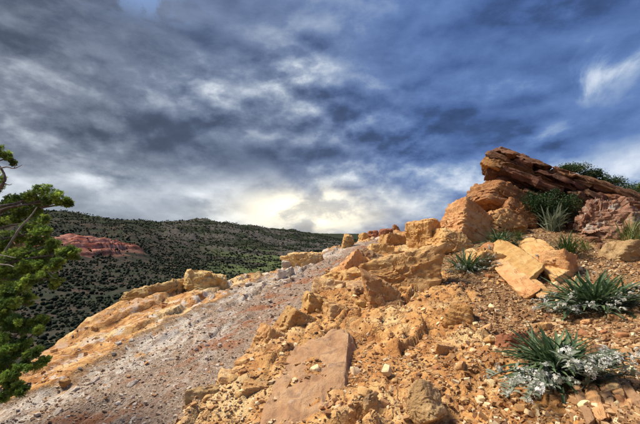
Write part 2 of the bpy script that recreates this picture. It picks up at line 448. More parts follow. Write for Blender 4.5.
xs = [0.6]
while xs[-1] < 34: xs.append(xs[-1] + .025 + .014 * max(0, xs[-1] - 2.6))
xl = [0.6]
while xl[-1] > -34: xl.append(xl[-1] - .025 - .014 * max(0, -xl[-1] - 2.4))
xs = np.array(xl[::-1][:-1] + xs)
ys = [1.3]
while ys[-1] < 52: ys.append(ys[-1] + max(.020, .0094 * ys[-1]))
ys = np.concatenate([np.arange(-24, 1.3, .4), ys])
GX, GY = np.meshgrid(xs, ys, indexing='ij'); gx, gy = GX.ravel(), GY.ravel()
gz = ridge_z(gx, gy)
gq = band_q(gx, gy); ge = edge_dist(gx, gy)
_rough = sstep(fbm(p3(gx * .55, gy * .55, 2.), 3, seed=8), .02, .22)

m_ground, t = material('ridge_rock_and_gravel')
pos = t.new('ShaderNodeNewGeometry').outputs['Position']
n1 = t.noise(pos, 1.3, 6, .6); n2 = t.noise(pos, 6.0, 6, .65, .4); n3 = t.noise(pos, 34.0, 5, .7); n4 = t.noise(t.v('ADD', pos, (9, 3, 4)), 2.6, 7, .62, .8)
rotn = t.new('ShaderNodeVectorRotate', rotation_type='Z_AXIS'); t.put(rotn.inputs['Vector'], pos); rotn.inputs['Angle'].default_value = math.atan2(STRIKE[0], STRIKE[1]); rotp = rotn.outputs[0]
vg = t.new('ShaderNodeTexVoronoi'); t.put(vg.inputs['Vector'], t.v('ADD', pos, t.v('SCALE', t.noise(pos, 30, 2, color=True), s=.02))); vg.inputs['Scale'].default_value = 42
peb = t.new('ShaderNodeSeparateColor'); t.put(peb.inputs[0], vg.outputs['Color'])
vf = t.new('ShaderNodeTexVoronoi'); t.put(vf.inputs['Vector'], pos); vf.inputs['Scale'].default_value = 120
pebf = t.new('ShaderNodeSeparateColor'); t.put(pebf.inputs[0], vf.outputs['Color'])
q = t.m('ADD', t.attr('band'), t.m('MULTIPLY', t.m('SUBTRACT', n2, .5), .35))
# tan gravel on the slope
g = t.ramp(t.m('ADD', t.m('MULTIPLY', peb.outputs[0], .62), t.m('MULTIPLY', pebf.outputs[0], .38)), [(0, (.085, .046, .023)), (.35, (.19, .108, .052)), (.7, (.34, .205, .098)), (.90, (.54, .37, .20)), (1, (.72, .59, .39))])
g = t.mix(t.ss(n1, .40, .70, 0, .5), g, (.24, .115, .048)); g = t.mix(t.ss(n4, .54, .72, 0, .5), g, (.52, .32, .14))
# bare sandstone, yellow to rust
s = t.ramp(t.m('ADD', t.m('MULTIPLY', n4, .8), t.m('MULTIPLY', n3, .25)), [(.34, (.25, .098, .032)), (.48, (.46, .225, .075)), (.60, (.60, .345, .13)), (.76, (.70, .50, .25))])
s = t.mix(t.ss(n2, .47, .62, 0, .75), s, (.31, .125, .042)); s = t.mix(t.ss(t.noise(t.v('ADD', pos, (2, 8, 1)), .8, 5), .52, .64, 0, .8), s, (.68, .50, .25))
fc = t.voro(t.v('ADD', t.v('MULTIPLY', rotp, (1.5, .8, 1.0)), t.v('SCALE', t.noise(pos, 2.4, 5, .65, color=True), s=.9)), 2.2, 'DISTANCE_TO_EDGE')
s = t.mix(t.ss(fc, .0, .035, .75, 0), s, (.13, .058, .03))
crst = t.m('MULTIPLY', t.ss(q, -1.1, -.1), t.m('MULTIPLY', t.ss(q, .3, .1), t.ss(t.noise(t.v('ADD', pos, (1, 2, 9)), 2.0, 7, .65, .7), .52, .60)))
s = t.mix(t.m('MULTIPLY', crst, .85), s, (.62, .56, .48))
c = t.mix(t.ss(t.m('ADD', t.attr('bare'), t.m('MULTIPLY', t.m('SUBTRACT', n2, .5), .8)), .40, .60), g, s)
# shale band: white crust, rusty streaks, mauve grey chips
k = t.m('ADD', t.m('MULTIPLY', peb.outputs[1], .5), t.m('MULTIPLY', pebf.outputs[1], .5))
mau = t.ramp(k, [(0, (.10, .066, .046)), (.45, (.27, .195, .140)), (.8, (.43, .33, .245)), (1, (.64, .53, .40))])
mau = t.mix(t.ss(n4, .52, .72, 0, .5), mau, (.25, .15, .10))
wht = t.mix(t.ss(k, .2, .9), (.44, .385, .32), (.72, .66, .57))
rst = t.mix(n3, (.22, .07, .028), (.40, .17, .07))
nb = t.noise(t.v('ADD', pos, (4, 1, 6)), .55, 4, .55)
b = t.mix(t.m('MULTIPLY', t.ss(t.m('ADD', t.m('ADD', t.m('MULTIPLY', n4, .8), t.m('MULTIPLY', nb, .8)), t.m('ADD', t.m('MULTIPLY', n2, .35), t.ss(q, .0, .75, .08, -.22))), .92, 1.06), .85), mau, wht)
mid = t.m('MULTIPLY', t.ss(q, .30, .5), t.ss(q, .86, .68))
b = t.mix(t.m('MULTIPLY', mid, t.ss(n1, .46, .58, 0, .8)), b, rst)
b = t.mix(t.m('MULTIPLY', t.ss(q, .5, .1), t.ss(t.noise(t.v('ADD', pos, (7, 7, 1)), 1.7, 6, .65, .6), .52, .62, 0, .8)), b, (.50, .27, .09))
inb = t.m('MULTIPLY', t.ss(q, -.05, .08), t.ss(q, 1.04, .97))
c = t.mix(inb, c, b)
strk = t.noise(t.v('MULTIPLY', rotp, (7.0, .55, 1.0)), 1.0, 6, .6)
c = t.mix(t.m('MULTIPLY', inb, t.ss(strk, .50, .62, 0, .6)), c, t.mix(t.ss(n2, .42, .58), (.50, .43, .37), (.28, .14, .075)))
t.put(t.bsdf.inputs['Base Color'], c); t.bsdf.inputs['Roughness'].default_value = .95; t.bsdf.inputs['Specular IOR Level'].default_value = .2
loose = t.m('SUBTRACT', 1.0, t.m('MULTIPLY', t.attr('bare'), .8))
hp = t.m('ADD', t.m('MULTIPLY', t.ss(vg.outputs['Distance'], .0, .55, 1, 0), .9), t.m('MULTIPLY', t.ss(vf.outputs['Distance'], .0, .55, 1, 0), .35))
hp = t.m('ADD', hp, t.m('MULTIPLY', t.m('MULTIPLY', t.ss(fc, .0, .05), t.attr('bare')), 1.2))
hh = t.m('ADD', t.m('MULTIPLY', hp, t.m('MAXIMUM', loose, .5)), t.m('ADD', t.m('MULTIPLY', n3, .9), t.m('MULTIPLY', n2, 1.6)))
t.put(t.bsdf.inputs['Normal'], bump(t, hh, .9, .016))

bare = np.clip(sstep(gq, .02, -.12) * .9 + sstep(gq, 1.0, 1.05) * (_rough * .5 + .85 * sstep(gq, 2.1, 1.35)), 0, 1)
bare = np.maximum(bare, sstep(ge, -.4, .1))
ground = link('ridge_ground', mesh('ridge_ground', p3(gx, gy, gz), grid_faces(len(xs), len(ys)), True, {'band': np.clip(gq, -2, 3), 'bare': bare}), m_ground)
tag(ground, kind='structure')

# ------------------------------------------------------------------ valley and hills
RAD = np.array([0, 20, 45, 90, 200, 300, 450, 600, 700, 850, 1000, 1300, 1700, 2200, 2600, 3300, 4500, 7000.])
AZU = np.array([-9e4, -500, -100, 60, 130, 170, 215, 250, 290, 340, 420, 640, 900, 9e4])        # columns, by tangent of the azimuth
def _az(u): return math.atan2(u - 320.0, FPX)
TAB = {  # heights over the eye along each column
 -9e4: [-20, -22, -30, -42, -50, -50, -46, -40, -36, -30, -20, 0, 30, 40, 40, 30, 10, 0],
 -500: [-20, -22, -30, -42, -50, -50, -46, -35, -22, -5, 15, 50, 100, 130, 130, 100, 60, 20],
 -100: [-20.0, -22.0, -32.0, -42.0, -50.0, -51.0, -47.0, -30.0, -14.0, 8.0, 19.5, 52.5, 98.5, 124.5, 97.5, 45.5, 34.2, -5.8],
   60: [-20.0, -22.0, -33.0, -43.0, -50.0, -52.0, -48.0, -30.0, -13.0, 10.0, 19.5, 46.5, 86.5, 117.5, 87.5, 35.5, 24.2, -5.8],
  130: [-20.0, -22.0, -33.0, -43.0, -51.0, -54.0, -52.0, -40.0, -23.0, -6.0, 4.7, 28.1, 57.3, 76.3, 61.5, 32.7, 21.1, 1.1],
  170: [-20, -22, -33, -43, -52, -56, -56, -50, -42, -28, -14, 14, 50, 90, 92, 70, 40, 20],
  215: [-20, -22, -33, -43, -53, -58, -60, -59, -56, -50, -38, -10, 36, 92, 96, 70, 40, 20],
  250: [-20, -22, -33, -43, -53, -58, -61, -61, -60, -58, -50, -26, 12, 64, 74, 50, 30, 10],
  290: [-20, -22, -33, -43, -53, -58, -61, -62, -61, -60, -58, -48, -20, 20, 46, 40, 20, 10],
  340: [-20, -22, -33, -43, -53, -58, -60, -61, -61, -61, -60, -58, -50, -30, -16, -6, -6, -5],
  420: [-20, -22, -33, -43, -53, -58, -60, -60, -60, -60, -60, -60, -58, -50, -42, -30, -20, -12],
  640: [-20, -22, -33, -43, -53, -58, -60, -60, -60, -60, -58, -54, -48, -40, -34, -24, -18, -12],
  900: [-20, -22, -33, -43, -53, -56, -56, -55, -54, -52, -50, -44, -36, -26, -20, -14, -10, -10],
  9e4: [-20, -22, -30, -42, -50, -50, -48, -46, -44, -40, -36, -30, -20, -12, -10, -10, -10, -10]}
_AZ = np.array([_az(u) for u in AZU]); _T = np.array([TAB[u] for u in AZU], float)
def _tab(az, r):
    lr = np.log1p(r / 30.); lR = np.log1p(RAD / 30.)
    def cell(v, grid):
        i = np.clip(np.searchsorted(grid, v, 'right') - 1, 0, len(grid) - 2); f = np.clip((v - grid[i]) / (grid[i + 1] - grid[i]), 0, 1)
        return i, f * f * (3 - 2 * f) * .5 + f * .5
    a = np.where(az > _AZ[-1], _AZ[-1], np.where(az < _AZ[0], _AZ[0], az))
    i, f = cell(a, _AZ); j, g = cell(lr, lR)
    z = (_T[i, j] * (1 - f) + _T[i + 1, j] * f) * (1 - g) + (_T[i, j + 1] * (1 - f) + _T[i + 1, j + 1] * f) * g
    back = np.clip((np.abs(az) - 1.57) / 1.57, 0, 1)               # blend the two ends behind the viewer
    ends = .5 * (_T[0, j] + _T[-1, j]) * (1 - g) + .5 * (_T[0, j + 1] + _T[-1, j + 1]) * g
    return z * (1 - back) + ends * back
KV = 1.6                              # the whole valley is this much larger than the table
def cliffs(x, y):
    """red terraces cut into the hill on the far side: mask and the way up through them"""
    x, y = x / KV, y / KV
    r = np.hypot(x, y); u = 320 + FPX * np.where(y > 1, x / np.maximum(y, 1), -9)
    u = u + 14 * fbm(p3(x / 60, y / 60, 5), 3, seed=35)
    m = sstep(u, -60, 10) * sstep(u, 160, 130) * (y > 0) * (.55 + .6 * sstep(fbm(p3(x / 45, y / 45, 1), 4, .6, seed=36), -.25, .05))
    wob = 26 * fbm(p3(x / 90, y / 90, 0), 4, seed=31)
    s = r + wob - 655 - (u - 60) * .25
    return m * sstep(s, -70, -20) * sstep(s, 120 - 1.3 * np.maximum(0, u - 75), 50 - 1.3 * np.maximum(0, u - 75)), s
def bluffs(x, y):
    """where grey rock crops out on the far hills"""
    r = np.hypot(x, y) / KV; u = 320 + FPX * np.where(y > 1, x / np.maximum(y, 1), -9)
    return sstep(r, 780, 1050) * sstep(r, 2600, 1900) * sstep(fbm(p3(x / 260, y / 260, 8.), 5, .6, seed=43), -.06, .10) * sstep(u, 110, 190)
def valley_z(x, y):
    bl = bluffs(x, y)
    m, s = cliffs(x, y); near = sstep(np.hypot(x, y), 60, 20)
    x, y = x / KV, y / KV
    r = np.hypot(x, y); az = np.arctan2(x, y)
    z = _tab(az, r) - .011 * np.maximum(r - 700, 0) * sstep(r, 6000, 2500)
    k = sstep(r, 60, 900)
    rid = fbm(p3(x / 340, y / 340, 1.), 6, .52, seed=21, ridged=True)
    hill = sstep(z, -56, 0)
    z = z + (rid - .66) * (6 + 34 * hill) * k + 3.0 * fbm(p3(x / 60, y / 60, 4.), 4, seed=22) * sstep(r, 30, 200) + .5 * fbm(p3(x / 9, y / 9, 4.), 3, seed=25) * sstep(r, 10, 60)
    z = z + bl * (11 * fbm(p3(x / 70, y / 70, z / 40), 5, .62, seed=44, ridged=True) - 4)
    st = 24.0; ph = (s / st) - np.floor(s / st)
    ter = (np.floor(s / st) + sstep(ph, .0, .28)) * 7.0 - s * 7.0 / st
    return KV * (z + m * (ter * (1.5 + .8 * fbm(p3(x / 50, y / 50, 2), 3, seed=28)) + 4.0 * fbm(p3(x / 24, y / 24, z / 9), 4, .6, seed=27, ridged=True))) * (1 - near * .35)
na_f, na_b = 450, 80
az = np.concatenate([np.linspace(-1.0, .62, na_f), np.linspace(.62, 2 * np.pi - 1.0, na_b)[1:]])
rr = np.concatenate([np.linspace(2, 24, 6)[:-1], np.geomspace(24, 800, 120)[:-1], np.geomspace(800, 1500, 160)[:-1], np.geomspace(1500, 12000, 100)])
AA, RR = np.meshgrid(az, rr, indexing='ij'); vx = (np.sin(AA) * RR).ravel(); vy = (np.cos(AA) * RR).ravel()
vz = valley_z(vx, vy)
cm, cs_ = cliffs(vx, vy)
vr = np.hypot(vx, vy) / KV; vu = 320 + FPX * np.where(vy > 1, vx / np.maximum(vy, 1), -9)
meadow = sstep(vr, 420, 640) * sstep(vr, 1350, 950) * sstep(vu, 185, 250) * sstep(fbm(p3(vx / 192, vy / 192, 8.), 3, seed=41), -.12, .10)
meadow = np.maximum(meadow, .8 * sstep(vr, 250, 150) * sstep(fbm(p3(vx / 64, vy / 64, 8.), 3, seed=42), .0, .2))
scree = bluffs(vx, vy)
m_valley, t = material('valley_soil')  # soil and green darkened in colour to stand in for cloud shadow
pos = t.new('ShaderNodeNewGeometry').outputs['Position']
n1 = t.noise(pos, .012, 7, .6); n2 = t.noise(pos, .07, 6, .65); n3 = t.noise(pos, .5, 5, .7)
soil = t.ramp(t.m('ADD', t.m('MULTIPLY', n2, .7), t.m('MULTIPLY', n3, .3)), [(.34, (.024, .028, .022)), (.5, (.052, .048, .038)), (.68, (.15, .085, .060))])
green = t.mix(n2, (.024, .033, .022), (.052, .060, .038))
c = t.mix(t.ss(n1, .42, .62), soil, green)
c = t.mix(t.m('MULTIPLY', t.attr('meadow'), t.ss(n2, .3, .55)), c, t.mix(n3, (.075, .105, .036), (.14, .17, .066)))
spk = t.m('MULTIPLY', t.ss(t.voro(pos, .12), .35, .6), t.ss(n2, .35, .6))
c = t.mix(t.m('MULTIPLY', t.attr('distant'), t.m('SUBTRACT', .95, t.m('MULTIPLY', spk, .75))), c, (.022, .034, .016))
c = t.mix(t.m('MULTIPLY', t.attr('scree'), t.ss(n2, .36, .56)), c, t.mix(n3, (.065, .058, .054), (.15, .125, .11)))
lay = t.noise(t.v('MULTIPLY', pos, (.006, .006, .16)), 1, 5, .65, .4)
red = t.ramp(t.m('ADD', t.m('MULTIPLY', lay, .55), t.m('MULTIPLY', n1, .45)), [(.36, (.16, .052, .036)), (.45, (.34, .105, .070)), (.52, (.60, .30, .22)), (.58, (.27, .080, .052)), (.68, (.46, .19, .13))])
red = t.mix(t.ss(n3, .45, .7, 0, .55), red, (.10, .055, .035)); red = t.mix(t.ss(t.noise(t.v('MULTIPLY', pos, (.05, .05, .02)), 1, 5, .65), .48, .62, 0, .7), red, (.17, .07, .05))
c = t.mix(t.m('MULTIPLY', t.attr('cliff'), t.ss(t.m('ADD', t.attr('cliff'), t.m('MULTIPLY', n2, .5)), .45, .75)), c, red)
t.put(t.bsdf.inputs['Base Color'], c); t.bsdf.inputs['Roughness'].default_value = 1.0; t.bsdf.inputs['Specular IOR Level'].default_value = .05
t.put(t.bsdf.inputs['Normal'], bump(t, t.m('ADD', n2, t.m('MULTIPLY', n3, .4)), .8, 4.0))
Fv = grid_faces(len(az), len(rr))[:, ::-1]
valley = link('valley_terrain', mesh('valley_terrain', p3(vx, vy, vz), Fv, True, {'meadow': meadow, 'scree': scree, 'cliff': cm, 'distant': sstep(vr, 900, 1500)}), m_valley)
tag(valley, kind='structure')

# ------------------------------------------------------------------ juniper and pinyon trees in the valley
def ico(sub=1):
    if sub == 0:
        return np.array([(1, 0, 0), (-.5, .87, 0), (-.5, -.87, 0), (.3, .5, .8), (-.6, 0, .75), (.1, .1, -.8)], float), np.array([(0, 1, 3), (1, 4, 3), (1, 2, 4), (2, 0, 3), (2, 3, 4), (1, 0, 5), (2, 1, 5), (0, 2, 5)])
    import bmesh
    bm = bmesh.new(); bmesh.ops.create_icosphere(bm, subdivisions=sub, radius=1.0)
    V = np.array([v.co[:] for v in bm.verts]); F = np.array([[v.index for v in f.verts] for f in bm.faces]); bm.free(); return V, F
m_dot, t = material('valley_foliage')
tint = t.attr('tint', 'Color'); pos = t.new('ShaderNodeNewGeometry').outputs['Position']
oi = t.new('ShaderNodeObjectInfo').outputs['Random']
c = t.mix(t.ss(t.noise(pos, 1.6, 4, .7), .35, .7), t.mix(.55, tint, (0, 0, 0)), tint)
hv = t.new('ShaderNodeHueSaturation'); t.put(hv.inputs['Color'], c); t.put(hv.inputs['Value'], t.ss(oi, 0, 1, .7, 1.35)); c = hv.outputs[0]
t.put(t.bsdf.inputs['Base Color'], c); t.bsdf.inputs['Roughness'].default_value = .9; t.bsdf.inputs['Specular IOR Level'].default_value = .1
def tree_density(x, y):
    r = np.hypot(x, y) / KV; u = 320 + FPX * np.where(y > 1, x / np.maximum(y, 1), -9)
    dn = .60 + 1.3 * fbm(p3(x / 130, y / 130, 3.), 4, seed=51) + 2.6 * fbm(p3(x / 26, y / 26, 3.), 3, .6, seed=52)
    mw = sstep(r, 420, 640) * sstep(r, 1350, 950) * sstep(u, 185, 250) * sstep(fbm(p3(x / 192, y / 192, 8.), 3, seed=41), -.12, .10)
    return np.clip(dn * 1.4 - .85 * mw - 1.6 * cliffs(x, y)[0] - .55 * bluffs(x, y), .015, 1)
tr = np.random.default_rng(5)
def spread(n, r0, r1):
    a = tr.uniform(-.98, .42, n); r = np.sqrt(tr.uniform(r0 ** 2, r1 ** 2, n)); x, y = np.sin(a) * r, np.cos(a) * r
    k = tr.random(n) < tree_density(x, y); return x[k], y[k]
def tree_cols(n):
    b = np.array([(.022, .036, .018), (.028, .044, .021), (.038, .054, .026), (.018, .028, .016), (.050, .066, .031)])
    return b[tr.integers(0, 5, n)] * tr.uniform(.75, 1.25, (n, 1))
nx_, ny_ = spread(9000, 150, 480); o = np.argsort(np.hypot(nx_, ny_)); nx_, ny_ = nx_[o], ny_[o]
# the nearest ones are trees of their own
tmpl = []
for k in range(5):
    S = Soup(); rk = np.random.default_rng(60 + k)
    for j in range(7):                                               # a crown of ragged clumps on a short trunk
        V, F = ico(2); cdir = rk.normal(size=3) * (.42, .42, .30); rad = rk.uniform(.42, .62)
        V = V * (rad * (1 + .75 * fbm(V * 2.6 + k * 9 + j * 5, 3, .7, seed=k + j)))[:, None] + cdir + (0, 0, .95)
        S.add(V, F, tree_cols(1)[0])
    V, F = tube([(0, 0, -.25), (.03, .02, .25), (.0, .05, .8)], [.10, .075, .04], 6); S.add(V, F, (.06, .042, .03))
    me = S.mesh('valley_juniper'); me.materials.append(m_dot); tmpl.append(me)
NEAR = 300
zz = valley_z(nx_, ny_)
for i in range(min(NEAR, len(nx_))):
    s = tr.uniform(.7, 1.5)
    o = link('valley_juniper', tmpl[i % 5], None, None, (nx_[i], ny_[i], zz[i]), (0, 0, tr.uniform(0, 6.28)), (s, s, s * tr.uniform(.8, 1.15)))
    tag(o, 'small round dark green juniper dotted on the valley side below the cliff', 'tree', 'junipers on the near valley side')
def wood(name, x, y, sub, lo, hi, seed):
    z = valley_z(x, y); n = len(x); V, F = ico(sub)
    V = V * (1 + .9 * fbm(V * 1.9 + seed, 2, seed=seed))[:, None]; V[:, 2] = V[:, 2] * .85 + .7
    s = tr.uniform(lo, hi, n) * np.exp(np.clip(tr.normal(size=n) * .4, -.8, .6)); th = tr.uniform(0, 6.28, n); M = np.zeros((n, 3, 3))
    sx = s * tr.uniform(.8, 1.2, n)
    M[:, 0, 0] = np.cos(th) * sx; M[:, 0, 1] = -np.sin(th) * sx; M[:, 1, 0] = np.sin(th) * s; M[:, 1, 1] = np.cos(th) * s; M[:, 2, 2] = s * tr.uniform(.8, 1.25, n)
    return scatter(V, F, p3(x, y, z), M, tree_cols(n))
S = Soup()
for x, y, sub, lo, hi, sd in [(nx_[NEAR:], ny_[NEAR:], 1, .7, 1.5, 1), (*spread(27000, 480, 1100), 1, .9, 1.9, 2), (*spread(36000, 1100, 2200), 0, 1.5, 2.8, 3), (*spread(44000, 2200, 4200), 0, 2.6, 4.6, 4)]:
    if len(x): S.add(*wood('w', x, y, sub, lo, hi, sd))
wd = link('valley_woodland', S.mesh('valley_woodland'), m_dot)
tag(wd, 'far dark green woodland of junipers covering the valley floor and hills', 'woodland', kind='stuff')

# ------------------------------------------------------------------ rock shapes
def cube_sphere(n):
    """directions over a cube grid with shared edges"""
    g = np.tan(np.linspace(-1, 1, n + 1) * np.pi / 4); A, B = np.meshgrid(g, g, indexing='ij'); a, b = A.ravel(), B.ravel(); o = np.ones_like(a)
    V = np.vstack([np.stack(s, 1) for s in ((o, a, b), (-o, b, a), (b, o, a), (a, -o, b), (a, b, o), (b, a, -o))])
    f = grid_faces(n + 1, n + 1); F = np.vstack([f + k * (n + 1) ** 2 for k in range(6)])
    key = np.round(V * 1e5).astype(np.int64); _, first, inv = np.unique(key, axis=0, return_index=True, return_inverse=True)
    return V[first], inv.ravel()[F]
_CS = {}
def cells3(p, seed=0):
    """3-D cells: id and offset to the nearest seed"""
    i = np.floor(p).astype(np.int64); best = np.full(len(p), 9.0); cid = np.zeros((len(p), 3)); off = np.zeros_like(p)
    for a in (-1, 0, 1):
        for b in (-1, 0, 1):
            for c in (-1, 0, 1):
                k = i + (a, b, c); h = _h(k[:, 0], k[:, 1], k[:, 2], seed)
                rv = np.stack([(h & 1023), (h >> 10) & 1023, (h >> 20) & 1023], 1) / 1023.0
                o = p - (k + rv); dd = np.einsum('ij,ij->i', o, o); m = dd < best
                best = np.where(m, dd, best); cid = np.where(m[:, None], rv, cid); off = np.where(m[:, None], o, off)
    return cid, off
def chips(P, scale, seed):
    """stepped facets, as where flakes have broken away"""
    q = P * scale + .35 * np.stack([fbm(P * scale * .8 + k * 9.1, 2, seed=seed + k) for k in range(3)], 1)
    cid, off = cells3(q, seed)
    return (cid[:, 0] - .5) + ((cid - .5) * off).sum(1) * 1.4
def rock_arrays(seed, size, n=14, cuts=9, tilt=.22, rounding=14.0, amp=.05, grain=None, strata=0.0, taper=0.0, chip=.07):
    """a rock of the given size: box planes turned a little, corners cut away, then weathered"""
    if n not in _CS: _CS[n] = cube_sphere(n)
    D, F = _CS[n]; D = D / np.linalg.norm(D, axis=1)[:, None]; r = np.random.default_rng(seed)
    N, h = [], []
    for ax in range(3):
        for s in (-1, 1):
            v = np.zeros(3); v[ax] = s; v = v + r.normal(size=3) * tilt; N.append(v / np.linalg.norm(v)); h.append(r.uniform(.86, 1.0))
    for _ in range(cuts):
        v = r.normal(size=3); v /= np.linalg.norm(v); N.append(v); h.append(np.abs(v).sum() * r.uniform(.66, .92))
    N = np.array(N); h = np.array(h)
    inv = np.maximum(D @ N.T, 1e-4) / h
    rad = 1.0 / (np.sum(inv ** rounding, axis=1) ** (1.0 / rounding))
    P = D * rad[:, None]
    if taper: P[:, :2] *= (1 - taper * (P[:, 2:3] * .5 + .5))
    P = P * (np.asarray(size, float) / 2)
    sc = float(np.mean(size)); g = grain or 2.2 / sc
    Nn = D / np.asarray(size, float); Nn /= np.linalg.norm(Nn, axis=1)[:, None]
    q = P * g + seed * 3.7
    disp = fbm(q, 4, .55, seed=seed % 50) * amp * sc
    disp += fbm(q * 2.7, 3, .6, seed=seed % 50 + 7, ridged=True) * amp * .45 * sc
    if chip and n > 6:
        sq = P * np.array((1, 1, 1.5)) / sc
        disp += chip * sc * (chips(sq, 2.2, seed % 90) + (.45 * chips(sq, 5.5, seed % 90 + 3) if n > 15 else 0) + (.22 * chips(sq, 12., seed % 90 + 5) if n > 38 else 0))
    if strata:
        zs = P[:, 2] + .03 * sc * fbm(q * .6, 2, seed=5); lay = fbm(p3(zs * 0 + seed, P[:, 0] * .25 / sc, zs * 15 / max(size[2], .12)), 3, .6, seed=9)
        disp += strata * sc * lay
    return P + Nn * disp[:, None], F
def rock_mesh(name, *a, **k):
    V, F = rock_arrays(*a, **k); me = mesh(name, V, F, True); me.set_sharp_from_angle(angle=R(27)); return me

M_TAN = rock_material('tan_sandstone', (.68, .45, .21), (.53, .29, .108), (.31, .138, .046), (.36, .13, .035), .45)
M_YEL = rock_material('yellow_sandstone', (.72, .55, .29), (.58, .35, .13), (.36, .165, .05), (.36, .135, .04), .65, lichen=.16, crust=(.66, .58, .44))
M_RED = rock_material('red_layered_sandstone', (.36, .19, .10), (.165, .074, .042), (.050, .024, .018), (.028, .020, .018), .65, lichen=.10, strata=.45, crust=(.34, .23, .12))
M_ORG = rock_material('orange_sandstone', (.58, .33, .14), (.44, .205, .070), (.22, .088, .030), (.14, .05, .022), .4, lichen=.03, strata=.2)
M_LIC = rock_material('lichen_crusted_rock', (.46, .29, .18), (.31, .165, .095), (.14, .07, .045), (.08, .05, .04), .5, lichen=.42, strata=.25, crust=(.48, .42, .34))
M_BRN = rock_material('brown_sandstone', (.56, .38, .20), (.42, .25, .118), (.26, .14, .068), (.19, .115, .075), .7, lichen=.05, crust=(.60, .46, .32))
M_GRY = rock_material('grey_limestone', (.70, .64, .55), (.52, .45, .37), (.30, .235, .18), (.34, .17, .08), .4)
M_CRM = rock_material('cream_stone', (.84, .66, .38), (.74, .53, .27), (.54, .33, .14), (.46, .27, .11), .25)
M_BSE = rock_material('streaked_brown_sandstone', (.44, .235, .105), (.28, .12, .046), (.12, .048, .022), (.075, .036, .025), .5, lichen=.08, strata=.35, crust=(.56, .44, .32))
M_RST = rock_material('rusty_rock', (.48, .23, .11), (.34, .14, .06), (.17, .055, .024), (.10, .045, .028), .4)

S_CRM = rock_material('cream_chip', (.84, .68, .42), (.76, .57, .31), (.56, .36, .16), (.46, .27, .11), .25, relief=.002)
S_TAN = rock_material('tan_chip', (.66, .44, .21), (.50, .285, .11), (.30, .14, .05), (.36, .15, .05), .4, relief=.002)
S_RST = rock_material('rusty_chip', (.48, .24, .11), (.33, .15, .06), (.18, .075, .032), (.12, .055, .035), .4, relief=.002)
S_GRY = rock_material('grey_chip', (.68, .60, .50), (.48, .40, .32), (.27, .20, .15), (.34, .18, .09), .4, relief=.002)
def strike_yaw(deg=0.0): return -math.atan2(STRIKE[0], STRIKE[1]) + R(deg)
def lay_rock(name, label, u, v, w, h, mat, seed, deep=1.0, yaw=0.0, lean=(0, 0), sink=.25, n=22, cat='rock', group=None, parent=None, **k):
    """a rock whose foot stands on the ridge where (u, v) is seen; w and h are its size in picture points there, deep its extent along the view"""
    p = hit(u, v); wd = w * .86 * p[1] / FPX
    yc = p[1] + .38 * wd * deep; c = at(u, v, yc); g = ridge_z([c[0]], [yc])[0]
    top = at(u, v - h, yc)[2]; bot = min(p[2], g) - sink * h * p[1] / FPX
    size = (wd * 1.06, wd * deep, max(top - bot, .25 * wd))
    me = rock_mesh(name, seed, size, n=n, **k)
    o = link(name, me, mat, parent, (c[0], yc, top - size[2] / 2), (R(lean[0]), R(lean[1]), R(yaw)))
    if parent is None: tag(o, label, cat, group)
    return o

# boulders along the crest of the slope
lay_rock('boulder', 'large tan wedge shaped boulder with a flat sloping face beside the shale band', 402, 292, 56, 40, M_TAN, 3, 1.0, 22, (-16, -8), .30, 46, 'boulder', cuts=6, amp=.035, strata=.018)
lay_rock('boulder', 'squat dark sided boulder under the large tan wedge boulder', 384, 310, 34, 28, M_TAN, 14, .9, -12, (4, 6), .35, 30, 'boulder', amp=.05)
lay_rock('boulder', 'upright blocky tan boulder on the crest with a square top', 426, 250, 32, 31, M_TAN, 25, 1.0, 30, (0, -8), .30, 48, 'boulder', cuts=5, tilt=.12, amp=.03)
lay_rock('boulder', 'low rounded tan boulder leaning against the upright blocky boulder', 447, 253, 36, 22, M_TAN, 36, 1.2, 10, (-10, 28), .35, 48, 'boulder', amp=.04)
lay_rock('boulder', 'long pale orange boulder sloping up to the layered outcrop', 468, 242, 58, 30, M_TAN, 47, 1.0, 10, (-8, 30), .30, 46, 'boulder', cuts=6, tilt=.12, amp=.03, strata=.03)
lay_rock('boulder', 'small tan boulder wedged beside the long pale orange boulder', 486, 226, 18, 16, M_TAN, 58, 1.0, 40, (0, -14), .35, 20, 'boulder')
lay_rock('boulder', 'pale orange boulder with slanting top below the overhang', 502, 236, 46, 22, M_TAN, 69, 1.0, -6, (-8, 30), .4, 40, 'boulder', tilt=.12, amp=.03, strata=.03)
# the little blocks that stand on the skyline at the end of the ridge
for i, (u, v, w_, h_, mt, lb) in enumerate([(348, 246, 13, 11, M_TAN, 'small orange block standing alone on the far cliff edge'), (363, 240.5, 10, 7, M_TAN, 'low tan block beside the small orange block on the far cliff edge'),
        (372, 238, 12, 8, M_RST, 'dark rusty block in the row at the far end of the shale band'), (386, 235.5, 14, 7, M_RST, 'flat rusty rock in the row at the far end of the shale band'),
        (396, 233, 9, 7, M_RST, 'smallest reddish rock at the top of the far shale band'), (412, 240, 14, 12, M_TAN, 'small tan rock tucked left of the upright blocky boulder')]):
    lay_rock('rock', lb, u, v, w_, h_, mt, 100 + i, .9, 15 * i, (0, 6), .35, 16, 'rock')

